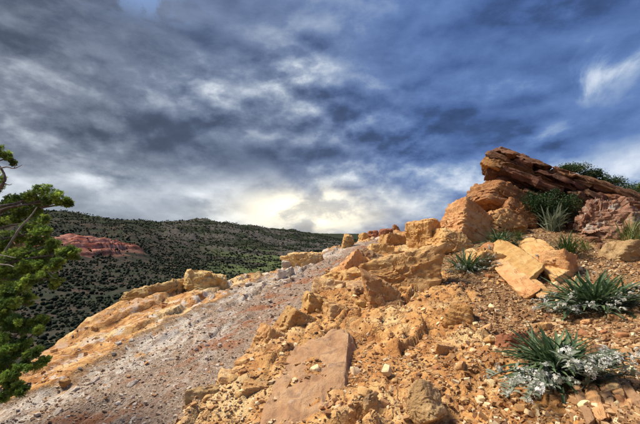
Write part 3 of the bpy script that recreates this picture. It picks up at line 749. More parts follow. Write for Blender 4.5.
# bare rock on the cliff edge, left of the shale
lay_rock('rock_ledge', 'smooth topped orange rock knob split from the cliff edge by a crack', 206, 290, 50, 18, M_YEL, 121, .9, 8, (-4, 4), .5, 44, 'rock', cuts=9, rounding=9, amp=.05)
lay_rock('rock_ledge', 'pale yellow sloping rock sheet left of the cracked knob', 156, 299, 76, 13, M_YEL, 123, 1.0, 14, (-8, -10), .5, 40, 'rock', amp=.06, strata=.01)
lay_rock('rock_ledge', 'orange rock block behind the pale fractured blocks on the cliff edge', 307, 264, 34, 13, M_YEL, 128, .9, 24, (0, -4), .4, 26, 'rock', amp=.07)
for i, (u, v, w_, h_) in enumerate([(287, 268, 10, 8), (294, 260, 9, 8), (281, 277, 11, 8), (290, 274, 9, 7), (298, 266, 8, 6)]):
    lay_rock('rock', ['pale square block', 'pale upright block', 'pale lowest block', 'pale wedge block', 'pale smallest block'][i] + ' of the fractured white rocks on the cliff edge', u, v, w_, h_, M_GRY, 140 + i, .9, 25 * i, (0, 5), .3, 14, 'rock', 'fractured white blocks on the cliff edge')

# bedrock of the slope in front
lay_rock('boulder', 'loose two toned brown boulder lying in the gravel by itself', 424, 420, 36, 36, M_BRN, 161, 1.2, 18, (-34, 8), .15, 40, 'boulder', cuts=7, rounding=12, amp=.04, chip=.04)
lay_rock('rock', 'narrow split brown rock standing in gravel left of the two toned boulder', 370, 418, 16, 24, M_BRN, 162, 1.1, 10, (-16, -4), .4, 22, 'rock', strata=.03)
lay_rock('rock', 'ridged orange rock rib rising out of the gravel slope', 458, 328, 24, 25, M_ORG, 163, 1.5, -24, (-18, 14), .5, 30, 'rock', strata=.03, amp=.05, chip=.05)
lay_rock('rock', 'sandy tan rock rib fading into gravel below the ridged rib', 446, 356, 18, 13, M_TAN, 164, 2.2, -20, (-16, 10), .6, 24, 'rock', amp=.05)
lay_rock('rock', 'reddish flat stone left of the flowering plant with long leaves', 510, 350, 27, 17, M_RST, 165, 1.0, 30, (-14, 8), .4, 24, 'rock', amp=.03)
lay_rock('rock', 'dark pitted red brown rock between the two large flowering plants', 604, 366, 27, 19, M_RED, 166, 1.0, -20, (-10, 0), .35, 26, 'rock', rounding=8, amp=.09)
lay_rock('rock', 'knobbly brown ledge at the foot of the lichen rock', 630, 262, 46, 18, M_BRN, 167, 1.0, -10, (-8, 8), .5, 32, 'rock', amp=.07)
lay_rock('rock', 'orange sloping ledge under the grass tuft', 552, 274, 46, 18, M_TAN, 168, 1.4, -28, (-16, 14), .6, 28, 'rock', amp=.04)
lay_rock('rock', 'wide orange ledge below the grey green rosettes near the crest', 486, 268, 36, 14, M_TAN, 169, 1.3, -20, (-12, 16), .6, 26, 'rock', amp=.05)

# angular blocks of the spine, tilted along the edge of the shale
rs_ = np.random.default_rng(17)
for i, (u, v, w_, h_) in enumerate([(204, 414, 40, 26), (232, 396, 34, 20), (252, 376, 34, 20), (274, 352, 38, 22), (298, 336, 40, 24), (316, 322, 36, 26), (330, 306, 40, 26), (342, 292, 36, 22), (354, 280, 34, 22), (366, 270, 30, 20), (378, 260, 26, 16), (392, 250, 24, 14), (340, 322, 40, 18), (362, 300, 34, 18), (256, 398, 34, 18), (392, 272, 30, 16)]):
    lay_rock('spine_block', 'tilted angular tan block of the rocky spine along the shale band', u, v, w_, h_, (M_TAN, M_TAN, M_BRN, M_YEL)[rs_.integers(4)], 700 + i, rs_.uniform(.8, 1.3), 14 + rs_.normal() * 14, (-8 + rs_.normal() * 6, 16 + rs_.normal() * 10), .6, 30, 'rock', 'tilted blocks of the spine', cuts=5, tilt=.13, rounding=26, amp=.03, chip=.075, strata=.02)
# tilted plates: long slabs with sharp edges that point down the slope
def plate(label, ends, width, thick, mat, seed, roll=0.0, parent=None, name='rock_plate', lift=0.0, tip=0.0, lay=.006, flake=.03, rough=.025, **k):
    a, b = (np.array(hit(*e)) for e in ends); L = np.linalg.norm(b - a); e1 = (b - a) / L
    z = np.array((0, 0, 1.)); e2 = np.cross(z, e1); e2 /= np.linalg.norm(e2); e3 = np.cross(e1, e2)
    Mx = Matrix((e1, e2, e3)).transposed() @ Matrix.Rotation(R(roll), 3, 'X')
    me = rock_mesh(name, seed, (L, width, thick), n=28, cuts=9, tilt=.12, rounding=16, amp=rough, grain=5.0, strata=lay, chip=flake, **k)
    o = link(name, me, mat, parent)
    c = (a + b) / 2 + np.array((0, 0, thick * .2 + lift))
    o.matrix_world = Matrix.Translation(c) @ Mx.to_4x4()
    if parent is None: tag(o, label, 'rock slab')
    return o
plate('broad flat brown rock slab sunk in the gravel with a dark crack along its side', [(324, 334), (302, 442)], .74, .26, M_BRN, 151, 13, lift=-.077, name='rock_slab', lay=0.0, flake=.010, rough=.04)
plate('long smooth orange plate leaning over its neighbour above the gravel', [(498, 252), (541, 284)], .34, .11, M_TAN, 181, 28, lift=.10)
plate('narrow shadowed orange plate lying under the long smooth plate', [(492, 262), (536, 302)], .22, .10, M_TAN, 182, 22, lift=.03)
plate('short orange plate broken off the foot of the long smooth plate', [(528, 284), (548, 303)], .20, .09, M_TAN, 183, 18, lift=.03)
plate('thick orange slab beside the grass tuft', [(528, 244), (566, 282)], .42, .16, M_TAN, 184, 16)
for i, (e, wd_, lb) in enumerate([([(586, 372), (606, 428)], .050, 'thin tilted orange plate, first of a row beside the flowering plant'), ([(595, 366), (620, 428)], .040, 'thin tilted orange plate, second of a row beside the flowering plant'),
        ([(604, 366), (618, 398)], .085, 'broad rounded orange plate in the row beside the flowering plant'), ([(612, 382), (634, 428)], .045, 'third thin orange plate of the row, below the broad rounded one'), ([(577, 392), (592, 432)], .050, 'thin orange plate half under the flowering plant'),
        ([(622, 384), (644, 416)], .05, 'last thin orange plate of the row beside the flowering plant'), ([(620, 352), (642, 366)], .07, 'flat orange flake beyond the pitted red brown rock')]):
    plate(lb, e, wd_, .06, M_BRN if i % 3 else M_TAN, 190 + i, 34 - 5 * i, lift=.006, flake=.035)

# ------------------------------------------------------------------ the layered outcrop with its overhang
TIP = at(495, 142, 8.4); FARR = at(640, 195, 7.3)
e1 = FARR - TIP; e1 /= np.linalg.norm(e1); e2 = np.cross((0, 0, 1.), e1); e2 /= np.linalg.norm(e2); e3 = np.cross(e1, e2)
outcrop = tag(empty('layered_outcrop', tuple(at(560, 228, 7.9))), 'big dark red layered sandstone outcrop jutting into an overhang against the sky', 'outcrop')
OM = Matrix((e1, e2, e3)).transposed().to_4x4()
rk = np.random.default_rng(77)
def bed(name, s0, s1, d0, d1, t0, t1, mat, seed, **k):
    """a block of rock: s along the bed from the tip, d back into the hill, t down from the top"""
    size = (s1 - s0, d1 - d0, t1 - t0); kk = dict(n=26, cuts=5, tilt=.09, rounding=16, amp=.035, grain=3.0, strata=.03); kk.update(k)
    me = rock_mesh(name, seed, np.array(size) * 1.08, **kk)
    c = TIP + e1 * (s0 + s1) / 2 + e2 * (d0 + d1) / 2 - e3 * (t0 + t1) / 2
    o = link(name, me, mat, outcrop); o.matrix_parent_inverse = Matrix.Translation(outcrop.location).inverted()
    o.matrix_basis = Matrix.Translation(c) @ OM @ Euler(tuple(rk.normal(size=3) * .035)).to_matrix().to_4x4()
    return o
layers = [  # thickness, start along the bed, setback of the face
 (.09, .10, .14), (.11, .0, .05), (.09, -.03, .0), (.10, .02, .08), (.12, -.01, -.03), (.09, .10, .06), (.10, .34, .10), (.12, .60, .0), (.09, .72, .14), (.13, .95, .04), (.11, 1.15, .14), (.14, 1.4, .03), (.14, 1.6, .16), (.16, 1.9, .06), (.18, 2.2, .12)]
tcur = 0.0
for li, (th, s0, back) in enumerate(layers):
    s = s0
    while s < 5.6:
        ln = rk.uniform(.35, 1.5); bk = back + rk.normal() * .07 - (.03 * max(0, li - 3) if s > .5 else 0)
        bed('rock_layer', s, min(s + ln, 5.9), bk, 1.7, tcur, tcur + th * 1.12 * rk.uniform(.95, 1.15), M_RED if rk.random() < .9 else M_RST, 200 + li * 20 + int(s * 3), n=17)
        s += ln
    tcur += th * 1.12
bed('overhang_nose', .0, .55, -.05, 1.3, .33, .58, M_ORG, 391, n=44, amp=.05, cuts=8)
for i, (u, v, w_, h_, mt, yaw, ln, dp) in enumerate([(507, 208, 48, 24, M_BSE, 12, (-14, 26), 8.0), (523, 224, 38, 20, M_BSE, -8, (-10, 24), 7.7), (536, 204, 44, 22, M_RED, 5, (-4, 16), 8.5), (489, 205, 18, 12, M_RED, 20, (-6, 18), 8.4), (566, 224, 60, 30, M_RED, -6, (-8, 16), 7.9), (618, 232, 70, 30, M_RED, -12, (-8, 16), 7.5)]):
    p = at(u, v, dp); s = dp / FPX; sz = (w_ * s, w_ * s * 1.0, h_ * s * 1.25)
    o = link('base_block', rock_mesh('base_block', 400 + i, sz, n=40, cuts=6, tilt=.12, amp=.03, strata=.03), mt, outcrop)
    o.matrix_parent_inverse = Matrix.Translation(outcrop.location).inverted()
    o.location = p + np.array((0, .4 * sz[1], sz[2] * .30)); o.rotation_euler = (R(ln[0]), R(ln[1]), R(yaw))
lay_rock('lichen_rock', 'pink and white lichen crusted rock in front of the layered outcrop', 600, 238, 60, 38, M_LIC, 421, .9, -20, (-18, 6), .3, 44, 'rock', cuts=12, amp=.06, taper=.45, chip=.12)
lay_rock('lichen_rock', 'smaller grey crusted rock against the side of the pink lichen rock', 634, 236, 40, 24, M_LIC, 422, .9, 10, (-8, 8), .35, 30, 'rock', amp=.06)
lay_rock('rock', 'bright orange block at the edge of the leafy shrub', 567, 222, 22, 14, M_ORG, 423, 1.0, 10, (-6, 10), .3, 20, 'rock')

# broken blocks about the bedrock
rb = np.random.default_rng(88)
ZONES = [(14, (395, 255), (520, 300), (7, 16), (M_TAN, M_ORG, M_YEL), 'block of broken tan rock lying below the crest boulders', 'broken blocks below the crest'),
         (10, (415, 232), (500, 246), (6, 14), (M_TAN, M_ORG), 'block of broken rock wedged among the crest boulders', 'blocks among the crest boulders'),
         (16, (225, 330), (340, 400), (7, 16), (M_TAN, M_YEL), 'tan block broken from the bedrock lip beside the shale', 'blocks along the bedrock lip'),
         (9, (30, 300), (260, 390), (4, 8), (M_YEL, M_ORG, M_GRY), 'broken block on the yellow ledges of the cliff edge', 'broken blocks on the cliff ledges'),
         (12, (500, 225), (636, 258), (7, 16), (M_ORG, M_RED, M_TAN), 'broken block at the foot of the layered outcrop', 'blocks at the foot of the outcrop'),
         (14, (500, 262), (638, 345), (6, 14), (M_ORG, M_TAN), 'orange flake of rock lying on the slope among the flowering plants', 'flakes among the flowering plants')]
for zi, (cnt, a_, b_, sz_, mats_, lb, gp) in enumerate(ZONES):
    k = 0
    while k < cnt:
        u, v = rb.uniform(a_[0], b_[0]), rb.uniform(a_[1], b_[1]); p = hit(u, v); q_ = band_q(p[:1], p[1:2])[0]
        if zi in (2,) and not 1.0 < q_ < 1.7: continue
        if zi == 3 and (q_ > .05 or edge_dist(p[:1], p[1:2])[0] > -.05): continue
        w_ = rb.uniform(*sz_)
        lay_rock('rock_block', lb, u, v, w_, w_ * rb.uniform(.4, .75), mats_[rb.integers(len(mats_))], 600 + zi * 40 + k, rb.uniform(.7, 1.2), rb.uniform(0, 180), rb.normal(size=2) * 10, .4, 12, 'rock', gp, amp=.04, chip=.10, tilt=.2)
        k += 1

# ------------------------------------------------------------------ loose stones
sr = np.random.default_rng(19)
STONES = [rock_mesh('stone', 500 + k, (1, sr.uniform(.62, .95), sr.uniform(.40, .7)), n=5, cuts=9, tilt=.3, rounding=26, amp=.03) for k in range(12)]
for me in STONES: me.polygons.foreach_set('use_smooth', np.zeros(len(me.polygons), bool))
KINDS = [('cream_stone', 'small pale cream stone lying on the tan gravel slope', 'pale stones on the gravel slope', S_CRM), ('tan_stone', 'small angular tan stone lying on the tan gravel slope', 'tan stones on the gravel slope', S_TAN),
         ('rusty_stone', 'small dark rusty stone lying on the tan gravel slope', 'rusty stones on the gravel slope', S_RST), ('grey_stone', 'small pale grey stone lying on the shale band', 'grey stones on the shale band', S_GRY)]
ST = [[], [], [], []]
for ki, (nm, lb, gp, mt) in enumerate(KINDS):
    for me in STONES:
        c = me.copy(); c.materials.append(mt); ST[ki].append(c)
cand = []
while len(cand) < 300:
    u, v = sr.uniform(5, 638), sr.uniform(262, 423)
    p = hit(u, v); q_ = band_q(p[:1], p[1:2])[0]
    if edge_dist(p[:1], p[1:2])[0] > -.15: continue
    if q_ < 1.0 and sr.random() < .55: continue
    if -.1 < q_ < 1.02: ki = 3
    else: ki = sr.choice(3, p=(.34, .50, .16))
    cand.append((p, ki))
for p, ki in cand:
    s = min(.045 * math.exp(sr.normal() * .42), .11) * (1 + .10 * max(0, p[1] - 3)); s = max(s, .0115 * p[1])
    x, y = p[0], p[1]; z = ridge_z([x], [y])[0]
    o = link(KINDS[ki][0], ST[ki][sr.integers(12)], None, None, (x, y, z + s * .16), (sr.normal() * .35, sr.normal() * .35, sr.uniform(0, 6.28)), s)
    tag(o, KINDS[ki][1], 'stone', KINDS[ki][2])
# gravel too small and too many to count
_c = np.array([(x, y, z) for z in (-1, 1) for y in (-1, 1) for x in (-1, 1)], float)
CHIP = (_c, np.array([(0, 2, 3), (0, 3, 1), (4, 5, 7), (4, 7, 6), (0, 1, 5), (0, 5, 4), (2, 6, 7), (2, 7, 3), (0, 4, 6), (0, 6, 2), (1, 3, 7), (1, 7, 5)]))
def gravel(n, lo, hi, ylo, yhi, S, kind):
    y = ylo * (yhi / ylo) ** sr.random(n); tx = sr.uniform(-1.02, 1.4 if kind == 0 else 1.02, n); x = tx * y
    qd = band_q(x, y); ed = edge_dist(x, y)
    sel = (ed < -.1) & ((qd > 1.02) if kind == 0 else (qd < 1.0))
    if kind == 0: sel &= sr.random(n) < np.where(fbm(p3(x * .55, y * .55, 2.), 3, seed=8) > .10, .45, 1.0) * (.30 + .70 * sstep(qd + .25 * fbm(p3(x * 1.6, y * 1.6, 6.), 3, seed=61), 1.35, 2.0)) * sstep(y, yhi * 1.02, yhi * .4)
    else: sel &= sr.random(n) < np.where(qd > 0, .9, .25)
    x, y, qd = x[sel], y[sel], qd[sel]; n = len(x); z = ridge_z(x, y)
    s = np.clip(lo * np.exp(np.abs(sr.normal(size=n)) * .55), lo, hi) * (1 + .12 * np.maximum(0, y - 3))
    if kind == 0:
        pal = np.array([(.41, .24, .112), (.33, .18, .080), (.25, .125, .056), (.52, .335, .17), (.68, .54, .34), (.36, .205, .10), (.18, .095, .054)]); pr = (.22, .19, .13, .19, .13, .08, .06)
    else:
        pal = np.array([(.31, .22, .155), (.40, .30, .22), (.54, .45, .35), (.20, .13, .09), (.38, .20, .09), (.68, .60, .49)]); pr = (.26, .2, .13, .18, .15, .08)
    C = pal[sr.choice(len(pal), n, p=pr)] * sr.uniform(.85, 1.15, (n, 1))
    for k in range(5):
        m = np.arange(n) % 5 == k
        V, F = CHIP; V = V * (1 + .22 * np.random.default_rng(k).normal(size=(len(V), 1))) * np.array((.40, .30, .19))
        Mx = rand_rot(m.sum(), sr); th = sr.uniform(0, 6.28, m.sum()); f = sr.random(m.sum()) < .75
        Z = np.zeros((m.sum(), 3, 3)); Z[:, 0, 0] = np.cos(th); Z[:, 0, 1] = -np.sin(th); Z[:, 1, 0] = np.sin(th); Z[:, 1, 1] = np.cos(th); Z[:, 2, 2] = 1
        tl = sr.normal(size=m.sum()) * .3; Z[:, 2, 0] = tl
        Mx = np.where(f[:, None, None], Z, Mx) * s[m][:, None, None]
        S.add(*scatter(V[:], F, p3(x[m], y[m], z[m] + s[m] * .08), Mx, C[m]))
m_grav, t = material('gravel_chips')
pos = t.new('ShaderNodeNewGeometry').outputs['Position']
t.put(t.bsdf.inputs['Base Color'], t.mix(t.ss(t.noise(pos, 90, 4, .7), .35, .7, 0, .5), t.attr('tint', 'Color'), t.mix(.45, t.attr('tint', 'Color'), (.12, .06, .03))))
t.bsdf.inputs['Roughness'].default_value = .95; t.bsdf.inputs['Specular IOR Level'].default_value = .2
S = Soup(); gravel(98000, .0150, .06, 1.5, 8.5, S, 0)
tag(link('slope_gravel', S.mesh('slope_gravel', False), m_grav), 'loose tan gravel chips covering the slope', 'gravel', kind='stuff')
S = Soup(); gravel(22000, .013, .05, 2.6, 16.0, S, 1)
tag(link('shale_gravel', S.mesh('shale_gravel', False), m_grav), 'loose grey shale chips on the band beside the cliff', 'gravel', kind='stuff')

# ------------------------------------------------------------------ plants on the slope
def leaf_material(name, dark, light, rough=.55, rand=.25):
    m, t = material(name)
    oi = t.new('ShaderNodeObjectInfo').outputs['Random']; tc = t.new('ShaderNodeTexCoord').outputs['Object']
    tint = t.ss(t.m('ADD', t.noise(tc, 14, 3), t.m('MULTIPLY', t.m('SUBTRACT', oi, .5), .5)), .25, .75)
    c = t.mix(tint, dark, light)
    t.put(t.bsdf.inputs['Base Color'], c); t.bsdf.inputs['Roughness'].default_value = rough
    t.bsdf.inputs['Specular IOR Level'].default_value = .3
    tr_ = t.new('ShaderNodeBsdfTranslucent'); t.put(tr_.inputs['Color'], c); ad = t.new('ShaderNodeMixShader'); ad.inputs[0].default_value = rand
    t.l.new(t.bsdf.outputs[0], ad.inputs[1]); t.l.new(tr_.outputs[0], ad.inputs[2]); t.l.new(ad.outputs[0], t.out.inputs['Surface'])
    return m
M_LEAF = leaf_material('dark_strap_leaf', (.034, .070, .026), (.15, .22, .10))
M_SAGE = leaf_material('grey_green_leaf', (.10, .125, .085), (.25, .28, .20))
M_PETAL = leaf_material('white_petal', (.50, .50, .43), (.74, .74, .69), .7, .15)
M_GRASS = leaf_material('grass_blade', (.045, .085, .018), (.17, .20, .055))
M_SHRUB = leaf_material('shrub_leaf', (.020, .050, .012), (.085, .135, .030))
M_YUCCA = leaf_material('pale_yucca_blade', (.10, .145, .085), (.24, .28, .19))
M_TWIG = rock_material('twig_bark', (.22, .17, .11), (.13, .09, .06), (.06, .04, .03), (.05, .04, .03))
pr = np.random.default_rng(33)

def strap(L, W, arch, seed, seg=7, fold=.35, twist=0.0):
    """a strap leaf growing along +X and arching over; folded along its middle"""
    r = np.random.default_rng(seed); s = np.linspace(0, 1, seg + 1); ang = arch * s ** 1.4; dxs = np.cos(ang); dzs = -np.sin(ang)
    x = np.concatenate([[0], np.cumsum((dxs[1:] + dxs[:-1]) / 2)]) * L / seg; z = np.concatenate([[0], np.cumsum((dzs[1:] + dzs[:-1]) / 2)]) * L / seg
    wdt = W * np.clip(np.minimum(.45 + 1.6 * s, 1.0) * np.clip((1.02 - s) / .30, 0, 1) ** .6, .02, 1) / 2
    side = .02 * L * np.sin(s * 3 + seed)
    V = []
    for i in range(seg + 1):
        n_ = np.array((np.sin(ang[i]), 0, np.cos(ang[i])))
        for k in (-1, 0, 1): V.append(np.array((x[i], side[i], z[i])) + np.array((0, k * wdt[i] * math.cos(fold), 0)) + n_ * (abs(k) * wdt[i] * math.sin(fold)))
    F = []
    for i in range(seg):
        for k in (0, 1): F.append((3 * i + k, 3 * i + k + 1, 3 * i + k + 4, 3 * i + k + 3))
    return np.array(V), np.array(F)
M_DRY = leaf_material('dry_leaf', (.16, .10, .045), (.34, .24, .12))
LEAVES = []; DRY = []
for k in range(6):
    V, F = strap(1.0, .044 + .012 * (k % 3), .30 + .26 * k / 2, k); me = mesh('leaf', V, F); me.materials.append(M_LEAF); LEAVES.append(me)
    me = me.copy(); me.materials.clear(); me.materials.append(M_DRY); DRY.append(me)

def floret_cluster(seed, n=11, rad=.026):
    """a head of little five petalled flowers in woolly cups"""
    r = np.random.default_rng(seed); S = Soup()
    for i in range(n):
        d_ = r.normal(size=3); d_[2] = abs(d_[2]) * .8 + .25; d_ /= np.linalg.norm(d_); c = d_ * rad * r.uniform(.55, 1.1)
        a = np.cross(d_, (.3, .2, .9)); a /= np.linalg.norm(a); b = np.cross(d_, a); pr_ = r.uniform(.0075, .0115); V = [c - d_ * .001]; F = []
        for k in range(5):
            for j, (f, l) in enumerate(((-.42, .75), (0, 1.0), (.42, .75))):
                th = k * 1.2566 + f; V.append(c + pr_ * l * (math.cos(th) * a + math.sin(th) * b) + d_ * pr_ * (.15 + .15 * (j == 1)))
            F += [(0, 1 + 3 * k, 2 + 3 * k), (0, 2 + 3 * k, 3 + 3 * k)]
        S.add(np.array(V), np.array(F))
    return S.mesh('flower_cluster', True)
HEADS = []
for k in range(5):
    me = floret_cluster(k, 10 + k); me.materials.append(M_PETAL); HEADS.append(me)
def sage_stem(seed, L, lift=.4):
    """a sprawling stem with small woolly leaves; returns mesh and the tip"""
    r = np.random.default_rng(seed); S = Soup(); s = np.linspace(0, 1, 8)
    P = np.stack([L * s, .10 * L * np.sin(s * 2.5 + seed), L * (lift * np.sin(s * 2.2) * .5 + .10 * s ** 3)], 1); P[:, 2] += .008
    V, F = tube(P, np.linspace(.0030, .0018, 8), 5); S.add(V, F)
    for i in range(22):
        q = r.uniform(.1, 1.0); c = np.array([np.interp(q, s, P[:, k]) for k in range(3)]); l = r.uniform(.022, .045) * (1.1 - .3 * q)
        V, F = strap(l, l * .30, r.uniform(.1, .9), i, 3, .3); th = r.uniform(0, 6.28); pt = -r.uniform(.1, .9)
        Mx = np.array(Euler((0, pt, th)).to_matrix()); S.add(V @ Mx.T + c, F)
    me = S.mesh('stem'); me.materials.append(M_SAGE); return me, P[-1], P
STEMS = [sage_stem(k, 1.0 * .16 * (.8 + .1 * k), (.55 + .2 * (k % 3))) for k in range(6)]

def rosette(label, u, v, wpx, n_leaf, n_stem, seed, leaf_len=None, squash=1.0, stem_arc=(0, 6.28), stem_scale=1.0, joined=False, name='flowering_plant'):
    r = np.random.default_rng(seed); p = hit(u, v, True); L = (leaf_len or wpx * .5) * p[1] / FPX
    root = empty(name, tuple(p + np.array((0, .02, -.01)))); tag(root, label, 'plant')
    S = Soup()
    for i in range(n_leaf):
        th = r.uniform(0, 6.28); up = r.beta(1.7, 1.5); pit = -R(4 + 66 * up); l = L * r.uniform(.72, 1.12) * (1.0 - .15 * up)
        off = r.normal(size=2) * L * .16
        rot = Euler((r.normal() * .3, pit, th)); k = int(np.clip((1 - up) * 4 + r.integers(0, 3), 0, 5)); k = max(1, k)
        if joined:
            V, F = strap(l, l * .10, .35 + .14 * k, i); S.add(V @ np.array(rot.to_matrix()).T + (off[0], off[1], .01), F)
        else:
            dry = i % 11 == 5
            if dry: rot = Euler((r.normal() * .5, -R(r.uniform(0, 14)), th)); l *= .85
            link('leaf', (DRY if dry else LEAVES)[k], None, root, (off[0], off[1], .01), rot, (l, l * 1.0, l))
    if joined: link('leaf_rosette', S.mesh('leaf_rosette'), M_LEAF, root)
    for i in range(n_stem):
        me, tip, P = STEMS[r.integers(6)]; th = r.uniform(*stem_arc); s = stem_scale * r.uniform(.75, 1.35)
        base = np.array((math.cos(th), math.sin(th))) * L * r.uniform(.1, .75); q = p[:2] + base; gz_ = ridge_z([q[0]], [q[1]])[0]
        tq = q + np.array((math.cos(th), math.sin(th))) * .15 * s; dz_ = ridge_z([tq[0]], [tq[1]])[0] - gz_
        st = link('stem', me, None, root, (base[0], base[1], max(gz_ - p[2], -.25) + .012), (0, -math.atan2(dz_, .15 * s), th), s)
        for j in range(3 if r.random() < .6 else 2):
            f = (1.0, .8, .62)[j]; c = P[int(f * 7)]
            link('flower_cluster', HEADS[r.integers(5)], None, st, tuple(c + r.normal(size=3) * .008 + (0, 0, .012)), (r.normal() * .4, r.normal() * .4, r.uniform(0, 6)), r.uniform(.42, .72))
    return root
rosette('largest dark green strap leaved plant with white flowers at the thin orange plates', 563, 372, 84, 270, 26, 1, leaf_len=54, stem_arc=(3.1, 5.1), stem_scale=1.7)
rosette('wide dark green strap leaved plant ringed by white flowers, below the grass tuft', 598, 308, 96, 280, 32, 2, leaf_len=50, stem_arc=(2.6, 6.2), stem_scale=1.5)
rosette('dark green strap leaved plant beside the orange ledge below the crest boulders', 467, 270, 40, 120, 18, 3, leaf_len=28, stem_arc=(3.0, 6.4), stem_scale=1.2)
rosette('low blue green strap leaved plant nearest to the overhang', 501, 246, 40, 110, 4, 4, leaf_len=27, stem_arc=(3.4, 6.0), stem_scale=1.2)
rosette('sprawling woolly stems of white flowers beside the short broken plate', 545, 274, 20, 3, 9, 5, leaf_len=10, stem_arc=(1.2, 5.2), stem_scale=1.3, name='white_flower_clump')

def grass_tuft(label, u, v, hpx, n, mat, seed, spread_=.9, width=.022, name='grass_tuft'):
    r = np.random.default_rng(seed); p = hit(u, v, True); H = hpx * p[1] / FPX; root = empty(name, tuple(p - np.array((0, 0, .01)))); tag(root, label, 'plant'); S = Soup()
    for i in range(n):
        l = H * r.uniform(.55, 1.15); V, F = strap(l, l * width * r.uniform(.7, 1.3), r.uniform(.1, 1.3), i, 6, .2)
        up = r.beta(2.0, 1.3); Mx = np.array(Euler((r.normal() * .3, -R(90) + (1 - up) * spread_ * 1.1, r.uniform(0, 6.28))).to_matrix()); o = r.normal(size=2) * H * .10
        S.add(V @ Mx.T + (o[0], o[1], 0), F)
    link('blade_tuft', S.mesh('blade_tuft'), mat, root); return root
grass_tuft('yellow green tuft of fine grass on the thick orange slab', 567, 256, 27, 220, M_GRASS, 11, 1.2)
grass_tuft('pale grey green yucca standing before the leafy shrub', 553, 231, 26, 110, M_YUCCA, 12, .9, .05, 'yucca')
grass_tuft('pale dry grass beside the grey crusted rock', 632, 250, 40, 120, M_GRASS, 13, 1.0, .016)
grass_tuft('little green grass tuft at the foot of the pale orange boulder below the overhang', 519, 240, 12, 70, M_GRASS, 14, 1.2, .04)
grass_tuft('thin green grass between the thick orange slab and the lichen rock', 585, 250, 14, 60, M_GRASS, 15, 1.2, .03)

def shrub(label, base, wid, hgt, n_stem, n_leaf, mat, seed, leaf=.03, name='leafy_shrub', lean=0.0):
    r = np.random.default_rng(seed); root = empty(name, tuple(base)); tag(root, label, 'shrub'); S = Soup(); LV = []; MM = []
    Lt, Lf = strap(1.0, .38, .5, 3, 3, .25)
    for i in range(n_stem):
        th = r.uniform(0, 6.28); sp = r.uniform(.1, 1.0) ** .7; top = np.array((math.cos(th) * wid * .5 * sp + lean, math.sin(th) * wid * .5 * sp, hgt * r.uniform(.6, 1.05) * (1 - .35 * sp ** 2)))
        P = smooth_path([(0, 0, -.05), top * (.35, .35, .5) + r.normal(size=3) * .03, top * (.75, .75, .85) + r.normal(size=3) * .04, top], 4)
        V, F = tube(P, np.linspace(.011, .003, len(P)), 5); S.add(V, F)
        m = n_leaf // n_stem; ti = r.uniform(.25, 1.0, m) ** .8; c = np.stack([np.interp(ti, np.linspace(0, 1, len(P)), P[:, k]) for k in range(3)], 1)
        c += r.normal(size=(m, 3)) * (.035 + .05 * wid * (1.1 - ti))[:, None]; LV.append(c); MM.append(rand_rot(m, r) * (leaf * r.uniform(.6, 1.3, (m, 1, 1))))
    link('branch', S.mesh('branch'), M_TWIG, root)
    V, F, _ = scatter(Lt, Lf, np.vstack(LV), np.vstack(MM)); f = mesh('foliage', V, F); tag(link('foliage', f, mat, root), kind='stuff')
    return root
b = hit(549, 228); shrub('leafy green shrub growing in front of the layered outcrop', tuple(b + np.array((0, -.05, -.05))), 1.15, .92, 34, 5600, M_SHRUB, 21, .042)
b = hit(580, 214) ; shrub('yellow green twiggy bush between the leafy shrub and the lichen rock', tuple(hit(574, 228) + np.array((0, -.05, -.05))), .42, .75, 12, 900, M_GRASS, 22, .032)
for i, (u, v, dp, w_, h_, lb) in enumerate([(572, 172, 9.0, .7, .14, 'dark low shrub growing on top of the layered outcrop'), (590, 179, 8.9, .8, .18, 'dark wind bent shrub on top of the outcrop beside its taller neighbour'), (606, 186, 8.7, .8, .18, 'small dark shrub on the lower end of the outcrop top'), (632, 198, 8.6, 1.0, .34, 'dense dark shrub behind the lower end of the outcrop')]):
    shrub(lb, tuple(at(u, v, dp)), w_, h_, 22, 3000, M_SHRUB, 40 + i, .036, 'ridge_shrub', .05)

# ------------------------------------------------------------------ juniper on the cliff edge, its boughs reaching in
m_bark, t = material('juniper_bark')
p = t.new('ShaderNodeTexCoord').outputs['Object']
n1 = t.noise(t.v('MULTIPLY', p, (30, 30, 5)), 1, 5, .65); t.put(t.bsdf.inputs['Base Color'], t.ramp(n1, [(.3, (.045, .032, .024)), (.55, (.13, .10, .08)), (.75, (.26, .22, .18))]))
t.bsdf.inputs['Roughness'].default_value = .95; t.put(t.bsdf.inputs['Normal'], bump(t, n1, .8, .01))
m_dead, t = material('weathered_dead_wood')
p = t.new('ShaderNodeTexCoord').outputs['Object']; n1 = t.noise(t.v('MULTIPLY', p, (40, 40, 12)), 1, 5, .65)
t.put(t.bsdf.inputs['Base Color'], t.ramp(n1, [(.3, (.11, .09, .075)), (.7, (.34, .30, .26))])); t.bsdf.inputs['Roughness'].default_value = .9
m_jun, t = material('juniper_foliage')
c = t.attr('tint', 'Color'); t.put(t.bsdf.inputs['Base Color'], c); t.bsdf.inputs['Roughness'].default_value = .6; t.bsdf.inputs['Specular IOR Level'].default_value = .25
tl = t.new('ShaderNodeBsdfTranslucent'); t.put(tl.inputs['Color'], c); mx = t.new('ShaderNodeMixShader'); mx.inputs[0].default_value = .4
t.l.new(t.bsdf.outputs[0], mx.inputs[1]); t.l.new(tl.outputs[0], mx.inputs[2]); t.l.new(mx.outputs[0], t.out.inputs['Surface'])

